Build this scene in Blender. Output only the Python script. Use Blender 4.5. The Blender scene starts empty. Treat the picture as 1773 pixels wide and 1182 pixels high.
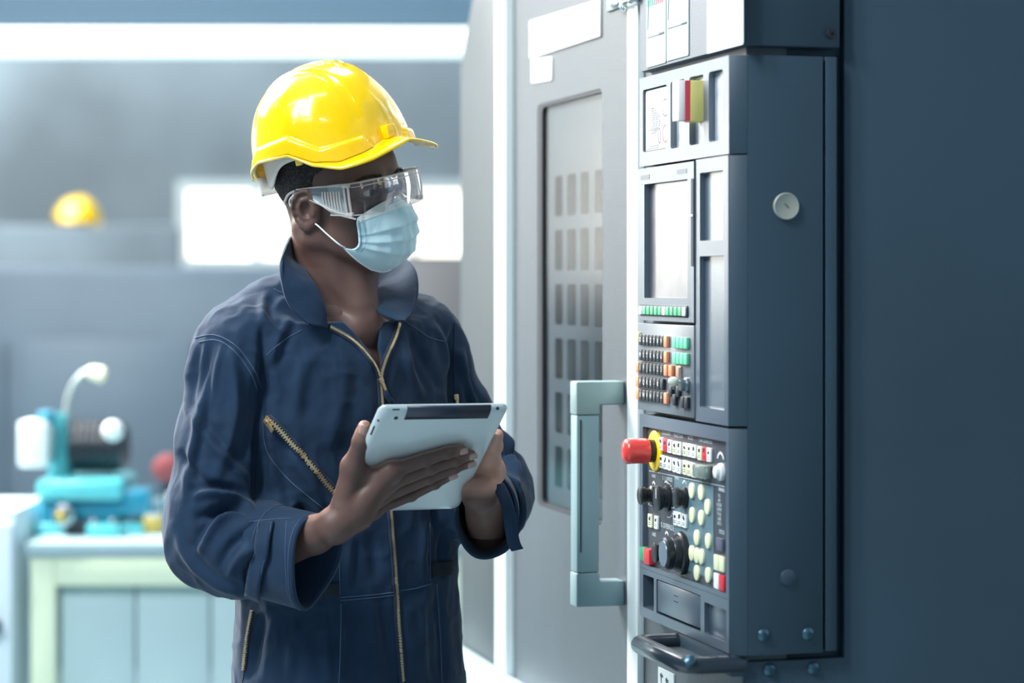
import bpy, bmesh, math, random
import numpy as np
from mathutils import Vector, Matrix
random.seed(7)
rng = np.random.default_rng(7)
SC = bpy.context.scene
COL = SC.collection
PI = math.pi
TH = math.atan(1116.0/4186.0)          # the machine stands turned by this angle
CT, ST = math.cos(TH), math.sin(TH)

# ------------------------------------------------------------------ camera
cam_d = bpy.data.cameras.new('camera')
cam = bpy.data.objects.new('camera', cam_d); COL.objects.link(cam)
cam_d.sensor_width = 36.0
cam_d.lens = 4186.0/1773.0*36.0
cam.location = (0, 0, 1.53)
cam.rotation_euler = (PI/2, 0, 0)
cam_d.shift_y = -(591.0-488.0)/1773.0
cam_d.clip_start = 0.05
cam_d.dof.use_dof = True
cam_d.dof.focus_distance = 3.42
cam_d.dof.aperture_fstop = 2.3
SC.camera = cam

# ------------------------------------------------------------------ world, exposure
w = bpy.data.worlds.new('world'); SC.world = w; w.use_nodes = True
bgn = w.node_tree.nodes['Background']
bgn.inputs[0].default_value = (0.62, 0.80, 0.95, 1); bgn.inputs[1].default_value = 1.0
SC.view_settings.view_transform = 'Standard'
SC.view_settings.look = 'None'
SC.view_settings.gamma = 1.0
SC.view_settings.use_curve_mapping = False
SC.view_settings.exposure = 0.76
SC.cycles.use_denoising = True
SC.cycles.max_bounces = 8
SC.cycles.transparent_max_bounces = 12
SC.cycles.sample_clamp_indirect = 6.0

# ------------------------------------------------------------------ large area lights (unseen fill and rim lights, added without fixtures)
def area(name, loc, target, sx, sy, power, color):
    d = bpy.data.lights.new(name, 'AREA'); d.shape = 'RECTANGLE'; d.size = sx; d.size_y = sy
    d.energy = power; d.color = color
    o = bpy.data.objects.new(name, d); COL.objects.link(o); o.location = loc
    o.rotation_euler = (Vector(target)-Vector(loc)).to_track_quat('-Z', 'Y').to_euler()
    return o
area('rim_fill_left', (-3.4, 6.0, 4.4), (-0.3, 3.4, 1.3), 1.8, 3.0, 640, (1.0, 0.96, 0.90))  # added from back left for the rim on shoulder and neck
for _x in (-3.1, -2.1): area('front_fill_strip', (_x, 1.2, 5.3), (-0.2, 3.4, 1.2), 0.32, 2.8, 150, (0.93, 0.97, 1.0))  # added front fill, split into two strips for streak highlights on the hat
area('fill_far', (-3.6, 9.8, 5.2), (-2.2, 10.6, 0.8), 4.0, 3.0, 450, (0.92, 0.97, 1.0))  # added to brighten the far wall and background
area('fill_machine', (0.1, 4.9, 4.9), (-0.1, 3.6, 1.0), 1.0, 1.2, 26, (0.92, 0.97, 1.0))  # small added fill above the machine front

# ------------------------------------------------------------------ colour and material helpers
def lin(c):
    def f(v):
        v = v/255.0
        return v/12.92 if v <= 0.04045 else ((v+0.055)/1.055)**2.4
    return (f(c[0]), f(c[1]), f(c[2]), 1.0)
MATS = {}
def mat(name, rgb, rough=0.5, metal=0.0, **k):
    if name in MATS: return MATS[name]
    m = bpy.data.materials.new(name); m.use_nodes = True; MATS[name] = m
    nt = m.node_tree; N = nt.nodes; L = nt.links
    b = N['Principled BSDF']
    b.inputs['Base Color'].default_value = lin(rgb)
    b.inputs['Roughness'].default_value = rough
    b.inputs['Metallic'].default_value = metal
    if 'spec' in k: b.inputs['Specular IOR Level'].default_value = k['spec']
    if 'coat' in k:
        b.inputs['Coat Weight'].default_value = k['coat']; b.inputs['Coat Roughness'].default_value = k.get('coat_rough', 0.08)
    if 'sss' in k:
        b.inputs['Subsurface Weight'].default_value = k['sss']; b.inputs['Subsurface Radius'].default_value = k.get('sssr', (0.01, 0.004, 0.002))
        b.inputs['Subsurface Scale'].default_value = 1.0
    if 'sheen' in k: b.inputs['Sheen Weight'].default_value = k['sheen']; b.inputs['Sheen Roughness'].default_value = 0.4
    if 'trans' in k: b.inputs['Transmission Weight'].default_value = k['trans']; b.inputs['IOR'].default_value = k.get('ior', 1.45)
    if 'alpha' in k: b.inputs['Alpha'].default_value = k['alpha']
    if 'emit' in k:
        b.inputs['Emission Color'].default_value = lin(k.get('emit_rgb', rgb)); b.inputs['Emission Strength'].default_value = k['emit']
    tc = None
    def coord():
        nonlocal tc
        if tc is None: tc = N.new('ShaderNodeTexCoord')
        return tc.outputs['Object']
    if 'var' in k:      # (scale, second colour, low, high)
        sc_, rgb2, lo, hi = k['var']
        nz = N.new('ShaderNodeTexNoise'); nz.inputs['Scale'].default_value = sc_; nz.inputs['Detail'].default_value = 4
        L.new(coord(), nz.inputs['Vector'])
        mr = N.new('ShaderNodeMapRange'); mr.inputs[1].default_value = lo; mr.inputs[2].default_value = hi
        L.new(nz.outputs['Fac'], mr.inputs[0])
        mx = N.new('ShaderNodeMix'); mx.data_type = 'RGBA'
        mx.inputs[6].default_value = lin(rgb); mx.inputs[7].default_value = lin(rgb2)
        L.new(mr.outputs[0], mx.inputs[0]); L.new(mx.outputs[2], b.inputs['Base Color'])
    if 'bump' in k:     # (scale, strength, distance)
        s_, st_, di = k['bump']
        nz = N.new('ShaderNodeTexNoise'); nz.inputs['Scale'].default_value = s_; nz.inputs['Detail'].default_value = 3
        L.new(coord(), nz.inputs['Vector'])
        bp = N.new('ShaderNodeBump'); bp.inputs['Strength'].default_value = st_; bp.inputs['Distance'].default_value = di
        L.new(nz.outputs['Fac'], bp.inputs['Height']); L.new(bp.outputs['Normal'], b.inputs['Normal'])
    return m

# ------------------------------------------------------------------ projection helpers used to measure real positions
def U(px): return (px-886.5)/4186.0
def WV(py): return (488.0-py)/4186.0
def P(px, py, D):                     # a point at depth D metres in front of the lens
    return Vector((U(px)*D, D, 1.53+WV(py)*D))
def FR(px, py, c):                    # machine frame: point of the plane x = c
    t = c/(U(px)*CT+ST)
    return (c, t*(-U(px)*ST+CT), 1.53+t*WV(py))
def SD(px, py, b):                    # machine frame: point of the plane y = b
    t = b/(-U(px)*ST+CT)
    return (t*(U(px)*CT+ST), b, 1.53+t*WV(py))
def m2w(v): return Vector((v[0]*CT-v[1]*ST, v[0]*ST+v[1]*CT, v[2]))

# ------------------------------------------------------------------ mesh builder
class MB:
    def __init__(s): s.bm = bmesh.new()
    def box(s, lo, hi, bev=0.0, seg=2):
        lo2 = [min(a, b) for a, b in zip(lo, hi)]; hi2 = [max(a, b) for a, b in zip(lo, hi)]
        r = bmesh.ops.create_cube(s.bm, size=1.0)
        for v in r['verts']:
            v.co = Vector([lo2[i]+(v.co[i]+0.5)*(hi2[i]-lo2[i]) for i in range(3)])
        if bev > 0:
            bev = min(bev, 0.45*min(hi2[i]-lo2[i] for i in range(3)))
            es = list({e for v in r['verts'] for e in v.link_edges})
            bmesh.ops.bevel(s.bm, geom=es, offset=bev, segments=seg, affect='EDGES', profile=0.5)
        return s
    def prism(s, pts, ext, bev=0.0):          # pts: polygon in 3D, ext: extrusion vector
        ext = Vector(ext)
        a = [s.bm.verts.new(Vector(p)) for p in pts]; b = [s.bm.verts.new(Vector(p)+ext) for p in pts]
        n = len(pts); fs = [s.bm.faces.new(a), s.bm.faces.new(b[::-1])]
        for i in range(n): fs.append(s.bm.faces.new([a[i], b[i], b[(i+1) % n], a[(i+1) % n]]))
        bmesh.ops.recalc_face_normals(s.bm, faces=fs)
        if bev > 0:
            es = list({e for f in fs for e in f.edges})
            bmesh.ops.bevel(s.bm, geom=es, offset=bev, segments=2, affect='EDGES', profile=0.5)
        return s
    def lathe(s, org, axis, prof, seg=32, cap=True):   # prof: list of (dist along axis, radius)
        axis = Vector(axis).normalized(); org = Vector(org)
        t = Vector((0, 0, 1)) if abs(axis.z) < 0.9 else Vector((1, 0, 0))
        e1 = axis.cross(t).normalized(); e2 = axis.cross(e1)
        rings = []
        for d, r in prof:
            if r < 1e-6: rings.append([s.bm.verts.new(org+axis*d)]); continue
            rings.append([s.bm.verts.new(org+axis*d+(e1*math.cos(2*PI*i/seg)+e2*math.sin(2*PI*i/seg))*r) for i in range(seg)])
        fs = []
        for A, B in zip(rings[:-1], rings[1:]):
            for i in range(seg):
                j = (i+1) % seg
                q = []
                for v in (A[i % len(A)], B[i % len(B)], B[j % len(B)], A[j % len(A)]):
                    if v not in q: q.append(v)
                if len(q) >= 3: fs.append(s.bm.faces.new(q))
        if cap:
            if len(rings[0]) > 1: fs.append(s.bm.faces.new(rings[0]))
            if len(rings[-1]) > 1: fs.append(s.bm.faces.new(rings[-1][::-1]))
        bmesh.ops.recalc_face_normals(s.bm, faces=fs)
        return s
    def tube(s, pts, rad, seg=10, closed=False):
        pts = [Vector(p) for p in pts]; n = len(pts)
        if not hasattr(rad, '__len__'): rad = [rad]*n
        rings = []; prev = None
        for i, p in enumerate(pts):
            if closed: t = pts[(i+1) % n]-pts[i-1]
            else: t = pts[min(i+1, n-1)]-pts[max(i-1, 0)]
            t.normalize()
            if prev is None:
                a = Vector((0, 0, 1)) if abs(t.z) < 0.9 else Vector((1, 0, 0))
                e1 = t.cross(a).normalized()
            else: e1 = (prev-t*prev.dot(t)).normalized()
            prev = e1; e2 = t.cross(e1)
            rings.append([s.bm.verts.new(p+(e1*math.cos(2*PI*k/seg)+e2*math.sin(2*PI*k/seg))*rad[i]) for k in range(seg)])
        pr = list(zip(rings[:-1], rings[1:]))
        if closed: pr.append((rings[-1], rings[0]))
        fs = []
        for A, B in pr:
            for k in range(seg):
                j = (k+1) % seg
                fs.append(s.bm.faces.new([A[k], A[j], B[j], B[k]]))
        if not closed:
            fs.append(s.bm.faces.new(rings[0][::-1])); fs.append(s.bm.faces.new(rings[-1]))
        bmesh.ops.recalc_face_normals(s.bm, faces=fs)
        return s
    def raw(s, V, F):
        vs = [s.bm.verts.new(Vector(v)) for v in V]
        for f in F: s.bm.faces.new([vs[i] for i in f])
        return s
    def mesh(s, name, off=(0, 0, 0), ang=35):
        off = Vector(off)
        for v in s.bm.verts: v.co -= off
        me = bpy.data.meshes.new(name); s.bm.to_mesh(me); s.bm.free()
        me.polygons.foreach_set('use_smooth', [True]*len(me.polygons))
        me.set_sharp_from_angle(angle=math.radians(ang))
        return me

def roundrect(x0, y0, x1, y1, r, n=4):
    out = []
    for cx, cy, a0 in ((x1-r, y1-r, 0), (x0+r, y1-r, 90), (x0+r, y0+r, 180), (x1-r, y0+r, 270)):
        for i in range(n+1):
            a = math.radians(a0+90.0*i/n); out.append((cx+r*math.cos(a), cy+r*math.sin(a)))
    return out

ORG = {}
def thing(name, label, cat, org, group=None, frame='world'):
    o = bpy.data.objects.new(name, None); COL.objects.link(o)
    org = Vector(org)
    if frame == 'machine': o.location = m2w(org); o.rotation_euler = (0, 0, TH)
    else: o.location = org
    o.empty_display_size = 0.05
    o['label'] = label; o['category'] = cat
    if group: o['group'] = group
    ORG[o] = org
    return o
def add(name, mb, m, parent=None, label=None, kind=None, ang=35, abs_loc=None):
    """one mesh object; vertices are given in the frame of the thing"""
    off = ORG[parent] if parent is not None else Vector((0, 0, 0))
    if isinstance(mb, MB): me = mb.mesh(name, off, ang)
    else: me = mb
    if m is not None: me.materials.append(m)
    o = bpy.data.objects.new(name, me); COL.objects.link(o)
    if parent is not None: o.parent = parent; ORG[o] = off
    if label: o['label'] = label
    if kind: o['kind'] = kind
    return o
def inst(name, me, parent, loc):        # shared mesh, placed at loc (thing frame)
    o = bpy.data.objects.new(name, me); COL.objects.link(o); o.parent = parent
    o.location = Vector(loc)-ORG[parent]; ORG[o] = Vector(loc)
    return o
def grid_mesh(V, close_u=False, close_v=False):   # V: array (nu, nv, 3)
    nu, nv = V.shape[:2]; F = []
    for i in range(nu if close_u else nu-1):
        for j in range(nv if close_v else nv-1):
            F.append((i*nv+j, ((i+1) % nu)*nv+j, ((i+1) % nu)*nv+(j+1) % nv, i*nv+(j+1) % nv))
    return V.reshape(-1, 3), F
def np_mesh(name, V, F, smooth=True, off=(0, 0, 0), ang=None):
    me = bpy.data.meshes.new(name)
    V = np.asarray(V, dtype=float)-np.array(off)
    me.from_pydata(V.tolist(), [], F if isinstance(F, list) else F.tolist())
    me.polygons.foreach_set('use_smooth', [smooth]*len(me.polygons))
    if ang: me.set_sharp_from_angle(angle=math.radians(ang))
    me.update()
    return me
def text_mb(txt, size, place, bold=0.0):
    """flat lettering as mesh; place(u, v) -> 3D"""
    cu = bpy.data.curves.new('lettering', 'FONT'); cu.body = txt; cu.size = size; cu.resolution_u = 2
    cu.align_x = 'CENTER'; cu.align_y = 'CENTER'; cu.offset = bold
    ob = bpy.data.objects.new('lettering', cu)
    me = bpy.data.meshes.new_from_object(ob)
    V = [place(v.co.x, v.co.y) for v in me.vertices]; F = [tuple(p.vertices) for p in me.polygons]
    bpy.data.objects.remove(ob); bpy.data.curves.remove(cu); bpy.data.meshes.remove(me)
    return V, F
def struct(name, mb, m):
    o = add(name, mb, m); o['kind'] = 'structure'; return o
# ================================================================== THE HALL
M_floor = mat('floor_paint', (120, 138, 146), 0.35, var=(1.5, (104, 122, 132), 0.35, 0.65))
M_wall = mat('wall_paint', (136, 158, 172), 0.6, var=(0.9, (112, 132, 146), 0.3, 0.7))
M_wallb = mat('wall_paint_back', (146, 160, 167), 0.6, var=(0.55, (100, 110, 115), 0.35, 0.65))
M_ceil = mat('ceiling_paint', (110, 130, 142), 0.7)
M_glow = mat('glow_pane_left', (255, 250, 238), 0.5, emit=3.6, emit_rgb=(255, 248, 236))
M_glowf = mat('daylight_pane_far', (255, 250, 238), 0.5, emit=1.6, emit_rgb=(255, 243, 220))
M_wframe = mat('window_frame_paint', (196, 204, 204), 0.5)
M_tube = mat('tube_glow', (240, 250, 255), 0.5, emit=9.0, emit_rgb=(238, 250, 255))
M_white = mat('white_enamel', (222, 234, 234), 0.4)
XL, XR, YN, YB, ZC = -9.0, 3.2, -4.0, 12.0, 5.6
struct('floor', MB().box((XL, YN, -0.1), (XR, YB, 0)), M_floor)
struct('ceiling', MB().box((XL, YN, ZC), (XR, YB, ZC+0.1)), M_ceil)
struct('wall_left', MB().box((XL-0.15, YN, 0), (XL, YB, ZC)), M_wall)
struct('wall_right', MB().box((XR, YN, 0), (XR+0.15, YB, ZC)), M_wall)
struct('wall_near', MB().box((XL, YN-0.15, 0), (XR, YN, ZC)), M_wall)
# far wall with two openings
o1 = (-1.66, -0.10, 1.60, 2.03)      # long low window in view
o2 = (-8.6, -5.05, 1.45, 4.6)         # unseen tall glazing to the left, placed and sized to reflect in the control panel
b = MB()
for x0, x1, z0, z1 in ((XL, o2[0], 0, ZC), (o2[0], o2[1], 0, o2[2]), (o2[0], o2[1], o2[3], ZC), (o2[1], o1[0], 0, ZC),
                       (o1[0], o1[1], 0, o1[2]), (o1[0], o1[1], o1[3], ZC), (o1[1], XR, 0, ZC)):
    b.box((x0, YB, z0), (x1, YB+0.15, z1))
struct('wall_back', b, M_wallb)
def window(idx, o, nx, nz, glow):
    x0, x1, z0, z1 = o
    f = MB(); t = 0.05
    f.box((x0, YB-0.03, z0), (x1, YB+0.10, z0+t)).box((x0, YB-0.03, z1-t), (x1, YB+0.10, z1))
    f.box((x0, YB-0.03, z0+t), (x0+t, YB+0.10, z1-t)).box((x1-t, YB-0.03, z0+t), (x1, YB+0.10, z1-t))
    w_ = struct('window_%d' % idx, f, M_wframe); ORG[w_] = Vector((0, 0, 0))
    for i in range(1, nx):
        x = x0+(x1-x0)*i/nx; add('mullion', MB().box((x-0.02, YB-0.01, z0+t), (x+0.02, YB+0.09, z1-t)), M_wframe, w_)
    for i in range(nx):
        for j in range(nz):
            a0 = x0+(x1-x0)*i/nx+0.025; a1 = x0+(x1-x0)*(i+1)/nx-0.025
            c0 = z0+(z1-z0)*j/nz+0.03; c1 = z0+(z1-z0)*(j+1)/nz-0.03
            add('pane', MB().box((a0, YB+0.05, c0), (a1, YB+0.06, c1)), glow, w_)
window(1, o1, 4, 1, M_glowf)
window(2, o2, 4, 3, M_glow)
# white rail across the far bay, its paint given a weak glow
r = thing('glow_rail', 'long glowing white rail hung across the far bay above the hard hats', 'light rail', (-1.6, 8.0, 2.28))
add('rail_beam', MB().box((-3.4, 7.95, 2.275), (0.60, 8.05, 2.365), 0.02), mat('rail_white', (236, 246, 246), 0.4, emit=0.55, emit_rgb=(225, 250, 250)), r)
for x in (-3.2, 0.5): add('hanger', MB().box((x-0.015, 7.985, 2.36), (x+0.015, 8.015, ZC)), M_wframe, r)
# upper crane girder seen above the rail
g = thing('crane_girder', 'blue-grey steel girder running high across the bay at the top edge', 'girder', (-2.0, 9.0, 2.62))
M_gird = mat('girder_paint', (70, 100, 120), 0.5)
add('web', MB().box((-5.2, 8.98, 2.50), (1.2, 9.02, 3.10)), M_gird, g)
add('flange', MB().box((-5.2, 8.88, 2.47), (1.2, 9.12, 2.50)), M_gird, g)
add('flange', MB().box((-5.2, 8.88, 3.10), (1.2, 9.12, 3.13)), M_gird, g)
for x in (-5.0, 1.0): add('hanger', MB().box((x-0.04, 8.96, 3.13), (x+0.04, 9.04, ZC)), M_gird, g)

# ceiling light fittings
tm = None
k = 0
for gx in (-6.0, -3.4, -1.0):
    for gy in (-1.0, 2.0, 5.0, 8.0):
        if (gx, gy) in ((-3.4, 5.0),): continue
        t_ = thing('ceiling_light', 'twin-tube strip light hanging from the hall ceiling', 'ceiling light', (gx, gy, 4.95), 'strip lights under the hall ceiling')
        ho = add('housing', MB().box((gx-0.6, gy-0.12, 4.98), (gx+0.6, gy+0.12, 5.03), 0.01), M_white, t_)
        for dy in (-0.06, 0.06):
            add('tube', MB().tube([(gx-0.56, gy+dy, 4.955), (gx+0.56, gy+dy, 4.955)], 0.02, 8), M_tube, t_)
        for dx in (-0.5, 0.5):
            add('hanger', MB().box((gx+dx-0.005, gy-0.005, 5.03), (gx+dx+0.005, gy+0.005, ZC)), M_wframe, t_)

# big grey machine enclosures standing in the far bay
M_enc = mat('enclosure_paint', (98, 116, 130), 0.45, var=(1.2, (80, 98, 112), 0.3, 0.7))
M_enc2 = mat('enclosure_dark', (70, 84, 98), 0.5)
e = thing('machine_enclosure', 'large blurred blue-grey machine enclosure behind the workbench', 'machine', (-1.6, 10.2, 0))
add('cabinet', MB().box((-3.1, 9.6, 0.0), (-0.30, 10.8, 1.59), 0.03), M_enc, e)
add('plinth', MB().box((-3.05, 9.55, 0.0), (-0.35, 9.6, 0.25), 0.01), M_enc2, e)
for i, x in enumerate((-2.35, -1.60, -0.85)):
    add('door_panel', MB().box((x-0.34, 9.575, 0.32), (x+0.34, 9.60, 1.30), 0.012), M_enc, e)
e = thing('partition_screen', 'low grey partition just below the distant yellow hard hat', 'partition', (-2.3, 10.95, 0))
add('screen_panel', MB().box((-3.25, 10.92, 0.0), (-1.50, 10.98, 1.785), 0.02), M_wallb, e)
for _x in (-3.0, -1.6): add('foot', MB().box((_x-0.03, 10.85, 0), (_x+0.03, 11.03, 0.03), 0.004), M_enc2, e)
e = thing('electrical_cabinet', 'dark grey switch cabinet standing beneath the bright far window', 'cabinet', (-0.45, 9.2, 0))
add('cabinet', MB().box((-0.83, 9.0, 0.0), (-0.10, 9.5, 1.63), 0.015), mat('cab_brown', (104, 104, 106), 0.5), e)
add('door', MB().box((-0.80, 8.98, 0.1), (-0.47, 9.0, 1.60), 0.005), mat('cab_brown', (0, 0, 0)), e)
add('door', MB().box((-0.46, 8.98, 0.1), (-0.13, 9.0, 1.60), 0.005), mat('cab_brown', (0, 0, 0)), e)

# ================================================================== WORKBENCH
M_cream = mat('cream_frame', (206, 222, 196), 0.45)
M_top = mat('bench_top', (142, 168, 176), 0.35)
M_bpanel = mat('bench_back', (168, 194, 198), 0.55)
BY = 5.75
def bx(px, D=BY): return U(px)*D
def bz(py, D=BY): return 1.53+WV(py)*D
t = thing('workbench', 'cream-framed workbench with a grey top carrying the turquoise machine', 'workbench', (bx(430), BY+0.35, 0))
x0, x1 = bx(52), bx(806); zt = bz(938)
add('bench_top', MB().box((x0-0.01, BY-0.01, zt-0.035), (x1+0.01, BY+0.75, zt), 0.006), M_top, t)
for xx in (x0, x1-0.06):
    for yy in (BY, BY+0.68):
        add('leg', MB().box((xx, yy, 0), (xx+0.06, yy+0.06, zt-0.035), 0.004), M_cream, t)
add('apron', MB().box((x0+0.06, BY, zt-0.105), (x1-0.06, BY+0.04, zt-0.035), 0.004), M_cream, t, label='cream front rail')
add('apron', MB().box((x0+0.06, BY+0.70, zt-0.105), (x1-0.06, BY+0.74, zt-0.035), 0.004), M_cream, t)
for i in range(5):
    a = x0+0.07+(x1-x0-0.14)*i/5; c = x0+0.07+(x1-x0-0.14)*(i+1)/5-0.006
    add('back_panel', MB().box((a, BY+0.03, 0.12), (c, BY+0.045, zt-0.11), 0.003), M_bpanel, t)
add('stretcher', MB().box((x0+0.06, BY+0.68, 0.08), (x1-0.06, BY+0.72, 0.12)), M_cream, t)

# white cabinet at the left edge of the frame
t = thing('tool_cabinet', 'white cabinet at the left edge beside the workbench', 'cabinet', (bx(-60), 5.9, 0))
zc_ = bz(882, 5.75)
M_cabw = mat('cabinet_white', (206, 224, 232), 0.4)
add('carcass', MB().box((bx(-260, 5.5), 5.75, 0), (bx(28, 5.75), 6.1, zc_), 0.012), M_cabw, t)
add('door', MB().box((bx(-255, 5.5), 5.73, 0.08), (bx(-118, 5.75), 5.75, zc_-0.03), 0.006), M_cabw, t)
dd = add('door', MB().box((bx(-114, 5.75), 5.73, 0.08), (bx(24, 5.75), 5.75, zc_-0.03), 0.006), M_cabw, t)
M_black = mat('black_plastic', (22, 28, 34), 0.35)
add('knob', MB().lathe((bx(-4, 5.75), 5.73, bz(1080, 5.75)), (0, -1, 0), [(0, 0.008), (0.012, 0.008), (0.014, 0.018), (0.028, 0.018), (0.032, 0.012)], 20), M_black, dd, label='black knob')

# turquoise bench machine
M_teal = mat('turquoise_enamel', (92, 196, 204), 0.3, coat=0.5)
M_teal2 = mat('blue_enamel', (38, 140, 170), 0.3, coat=0.5)
M_dark = mat('dark_motor', (34, 44, 54), 0.4)
M_steel = mat('steel', (190, 200, 205), 0.25, 1.0)
DZ = 5.95
def Q(px, py): return (U(px)*DZ, 1.53+WV(py)*DZ)
def qbox(px0, py0, px1, py1, y0, y1, bev=0.008):
    a, zz1 = Q(px0, py0); c, zz0 = Q(px1, py1)
    return MB().box((a, DZ+y0, zz0), (c, DZ+y1, zz1), bev)
t = thing('bench_milling_machine', 'turquoise bench machine with dark motor and gooseneck lamp on the workbench', 'machine', (Q(150, 930)[0], DZ+0.1, zt))
mb = qbox(60, 905, 118, 938, -0.02, 0.20); a = Q(60, 905)
add('foot', mb, M_teal, t)
add('foot', qbox(196, 905, 250, 938, -0.02, 0.20), M_teal, t)
add('base', qbox(66, 828, 214, 866, -0.03, 0.22, 0.015), M_teal, t)
add('saddle', qbox(70, 860, 205, 908, 0.0, 0.18, 0.012), M_teal2, t)
add('slide', qbox(190, 848, 258, 895, 0.0, 0.14, 0.012), M_teal2, t)
x_, z_ = Q(92, 790)
add('column', MB().lathe((x_, DZ+0.1, Q(0, 832)[1]), (0, 0, 1), [(0, 0.034), (0.02, 0.03), (0.09, 0.024), (0.13, 0.02), (0.16, 0.02)], 24), M_teal, t)
add('switch_box', qbox(33, 728, 84, 808, -0.02, 0.09, 0.01), M_white, t, label='white switch box')
add('cap', qbox(62, 712, 88, 736, 0.0, 0.08, 0.01), M_teal2, t)
mo = MB(); x_, z_ = Q(158, 777)
mo.lathe((Q(108, 0)[0], DZ+0.1, z_), (1, 0, 0), [(0, 0.04), (0.01, 0.062), (0.13, 0.062), (0.145, 0.045)], 32)
mot = add('motor', mo, M_dark, t, label='dark ribbed motor')
for i in range(7):
    xx = Q(116, 0)[0]+i*0.016
    add('cooling_fin', MB().lathe((xx, DZ+0.1, z_), (1, 0, 0), [(0, 0.069), (0.005, 0.069)], 28), M_dark, mot)
add('handwheel', MB().lathe((Q(198, 0)[0], DZ+0.0, Q(0, 745)[1]), (0, -1, 0), [(0, 0.0), (0.003, 0.022), (0.02, 0.026), (0.035, 0.018), (0.042, 0.0)], 24), M_white, t, label='round white handwheel knob')
add('spindle', MB().lathe((Q(118, 0)[0], DZ-0.03, Q(0, 888)[1]), (0, -1, 0), [(0, 0.027), (0.03, 0.027), (0.034, 0.020), (0.05, 0.020), (0.052, 0.0)], 24), M_steel, t)
add('chuck', MB().lathe((Q(118, 0)[0], DZ-0.082, Q(0, 888)[1]), (0, -1, 0), [(0, 0.014), (0.02, 0.014), (0.024, 0.008), (0.03, 0.0)], 16), mat('brass', (176, 160, 90), 0.35, 0.9), t, label='brass chuck')
add('vice', qbox(118, 900, 168, 938, -0.05, 0.06, 0.006), M_dark, t)
pts = [(Q(105, 742)[0], DZ+0.1, Q(0, 742)[1])]
for px, py in ((103, 715), (107, 690), (116, 668), (130, 652), (146, 643)): pts.append((Q(px, py)[0], DZ+0.1, Q(px, py)[1]))
add('gooseneck', MB().tube(pts, 0.009, 10), mat('gooseneck_grey', (160, 172, 170), 0.4, 0.3), t)
add('lamp_head', MB().lathe((Q(138, 0)[0], DZ+0.1, Q(0, 645)[1]), (1, 0, -0.25), [(0, 0.008), (0.01, 0.016), (0.04, 0.020), (0.046, 0.014), (0.046, 0.0)], 20), mat('lamp_cream', (226, 228, 190), 0.4, emit=0.25), t, label='cream lamp head')
# small things on the bench
def small(name, label, cat, px, py, y, fn, m, grp=None):
    x, z = Q(px, py); t = thing(name, label, cat, (x, DZ+y, zt), grp); fn(t, x, DZ+y); return t
def f_red(t, x, y):
    add('disc', MB().lathe((x, y, zt+0.135), (0, -1, 0), [(0, 0.0), (0, 0.036), (0.02, 0.036), (0.026, 0.02), (0.026, 0.0)], 28), mat('red_dull', (150, 74, 78), 0.5), t)
    add('stand', MB().box((x-0.01, y, zt), (x+0.01, y+0.02, zt+0.11)).box((x-0.04, y-0.02, zt), (x+0.04, y+0.05, zt+0.012), 0.003), M_dark, t)
small('grinding_disc', 'dull red round disc on a stand behind the turquoise machine', 'disc', 254, 835, 0.35, f_red, None)
def f_jar(r, h, m):
    def f(t, x, y):
        add('jar', MB().lathe((x, y, zt), (0, 0, 1), [(0, r*0.9), (0.004, r), (h*0.8, r), (h*0.9, r*0.8)], 20), m, t)
        add('lid', MB().lathe((x, y, zt+h*0.9), (0, 0, 1), [(0, r*0.85), (h*0.12, r*0.85), (h*0.13, 0)], 20), M_white, t)
    return f
small('oil_can', 'yellow can at the right end of the bench clutter', 'can', 262, 920, 0.02, f_jar(0.028, 0.045, mat('yellow_tin', (214, 186, 96), 0.4)), None)
small('jar', 'pale grey jar standing behind the yellow can', 'jar', 246, 900, 0.12, f_jar(0.034, 0.075, mat('jar_grey', (176, 200, 206), 0.3)), None)
small('jar', 'light blue jar next to the sleeve elbow', 'jar', 296, 900, 0.14, f_jar(0.036, 0.085, mat('jar_blue', (140, 196, 214), 0.3)), None)
def f_block(t, x, y):
    add('block', MB().box((x-0.04, y, zt), (x+0.04, y+0.05, zt+0.03), 0.004), M_teal, t)
    add('jaw', MB().box((x-0.03, y+0.005, zt+0.03), (x-0.015, y+0.045, zt+0.045), 0.002).box((x+0.015, y+0.005, zt+0.03), (x+0.03, y+0.045, zt+0.045), 0.002), M_steel, t)
small('clamp_block', 'small turquoise clamp block lying in front of the bench machine', 'clamp', 190, 930, -0.10, f_block, None)
# ================================================================== THE BIG MACHINE (its own frame: x into the machine, y away, z up)
CP = 1.125*CT                 # front face of the control panel
CMF = 1.149*CT                # front face of the machine and its door
def fy(px, c=CP): return FR(px, 0, c)[1]
def fz(px, py, c=CP): return FR(px, py, c)[2]
B1 = fy(1262)                 # near end of the control panel front
CHX = 0.022
B0 = B1-0.012                 # near side plane
def sx_(px): return SD(px, 0, B0)[0]
def sz_(px, py): return SD(px, py, B0)[2]

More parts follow.
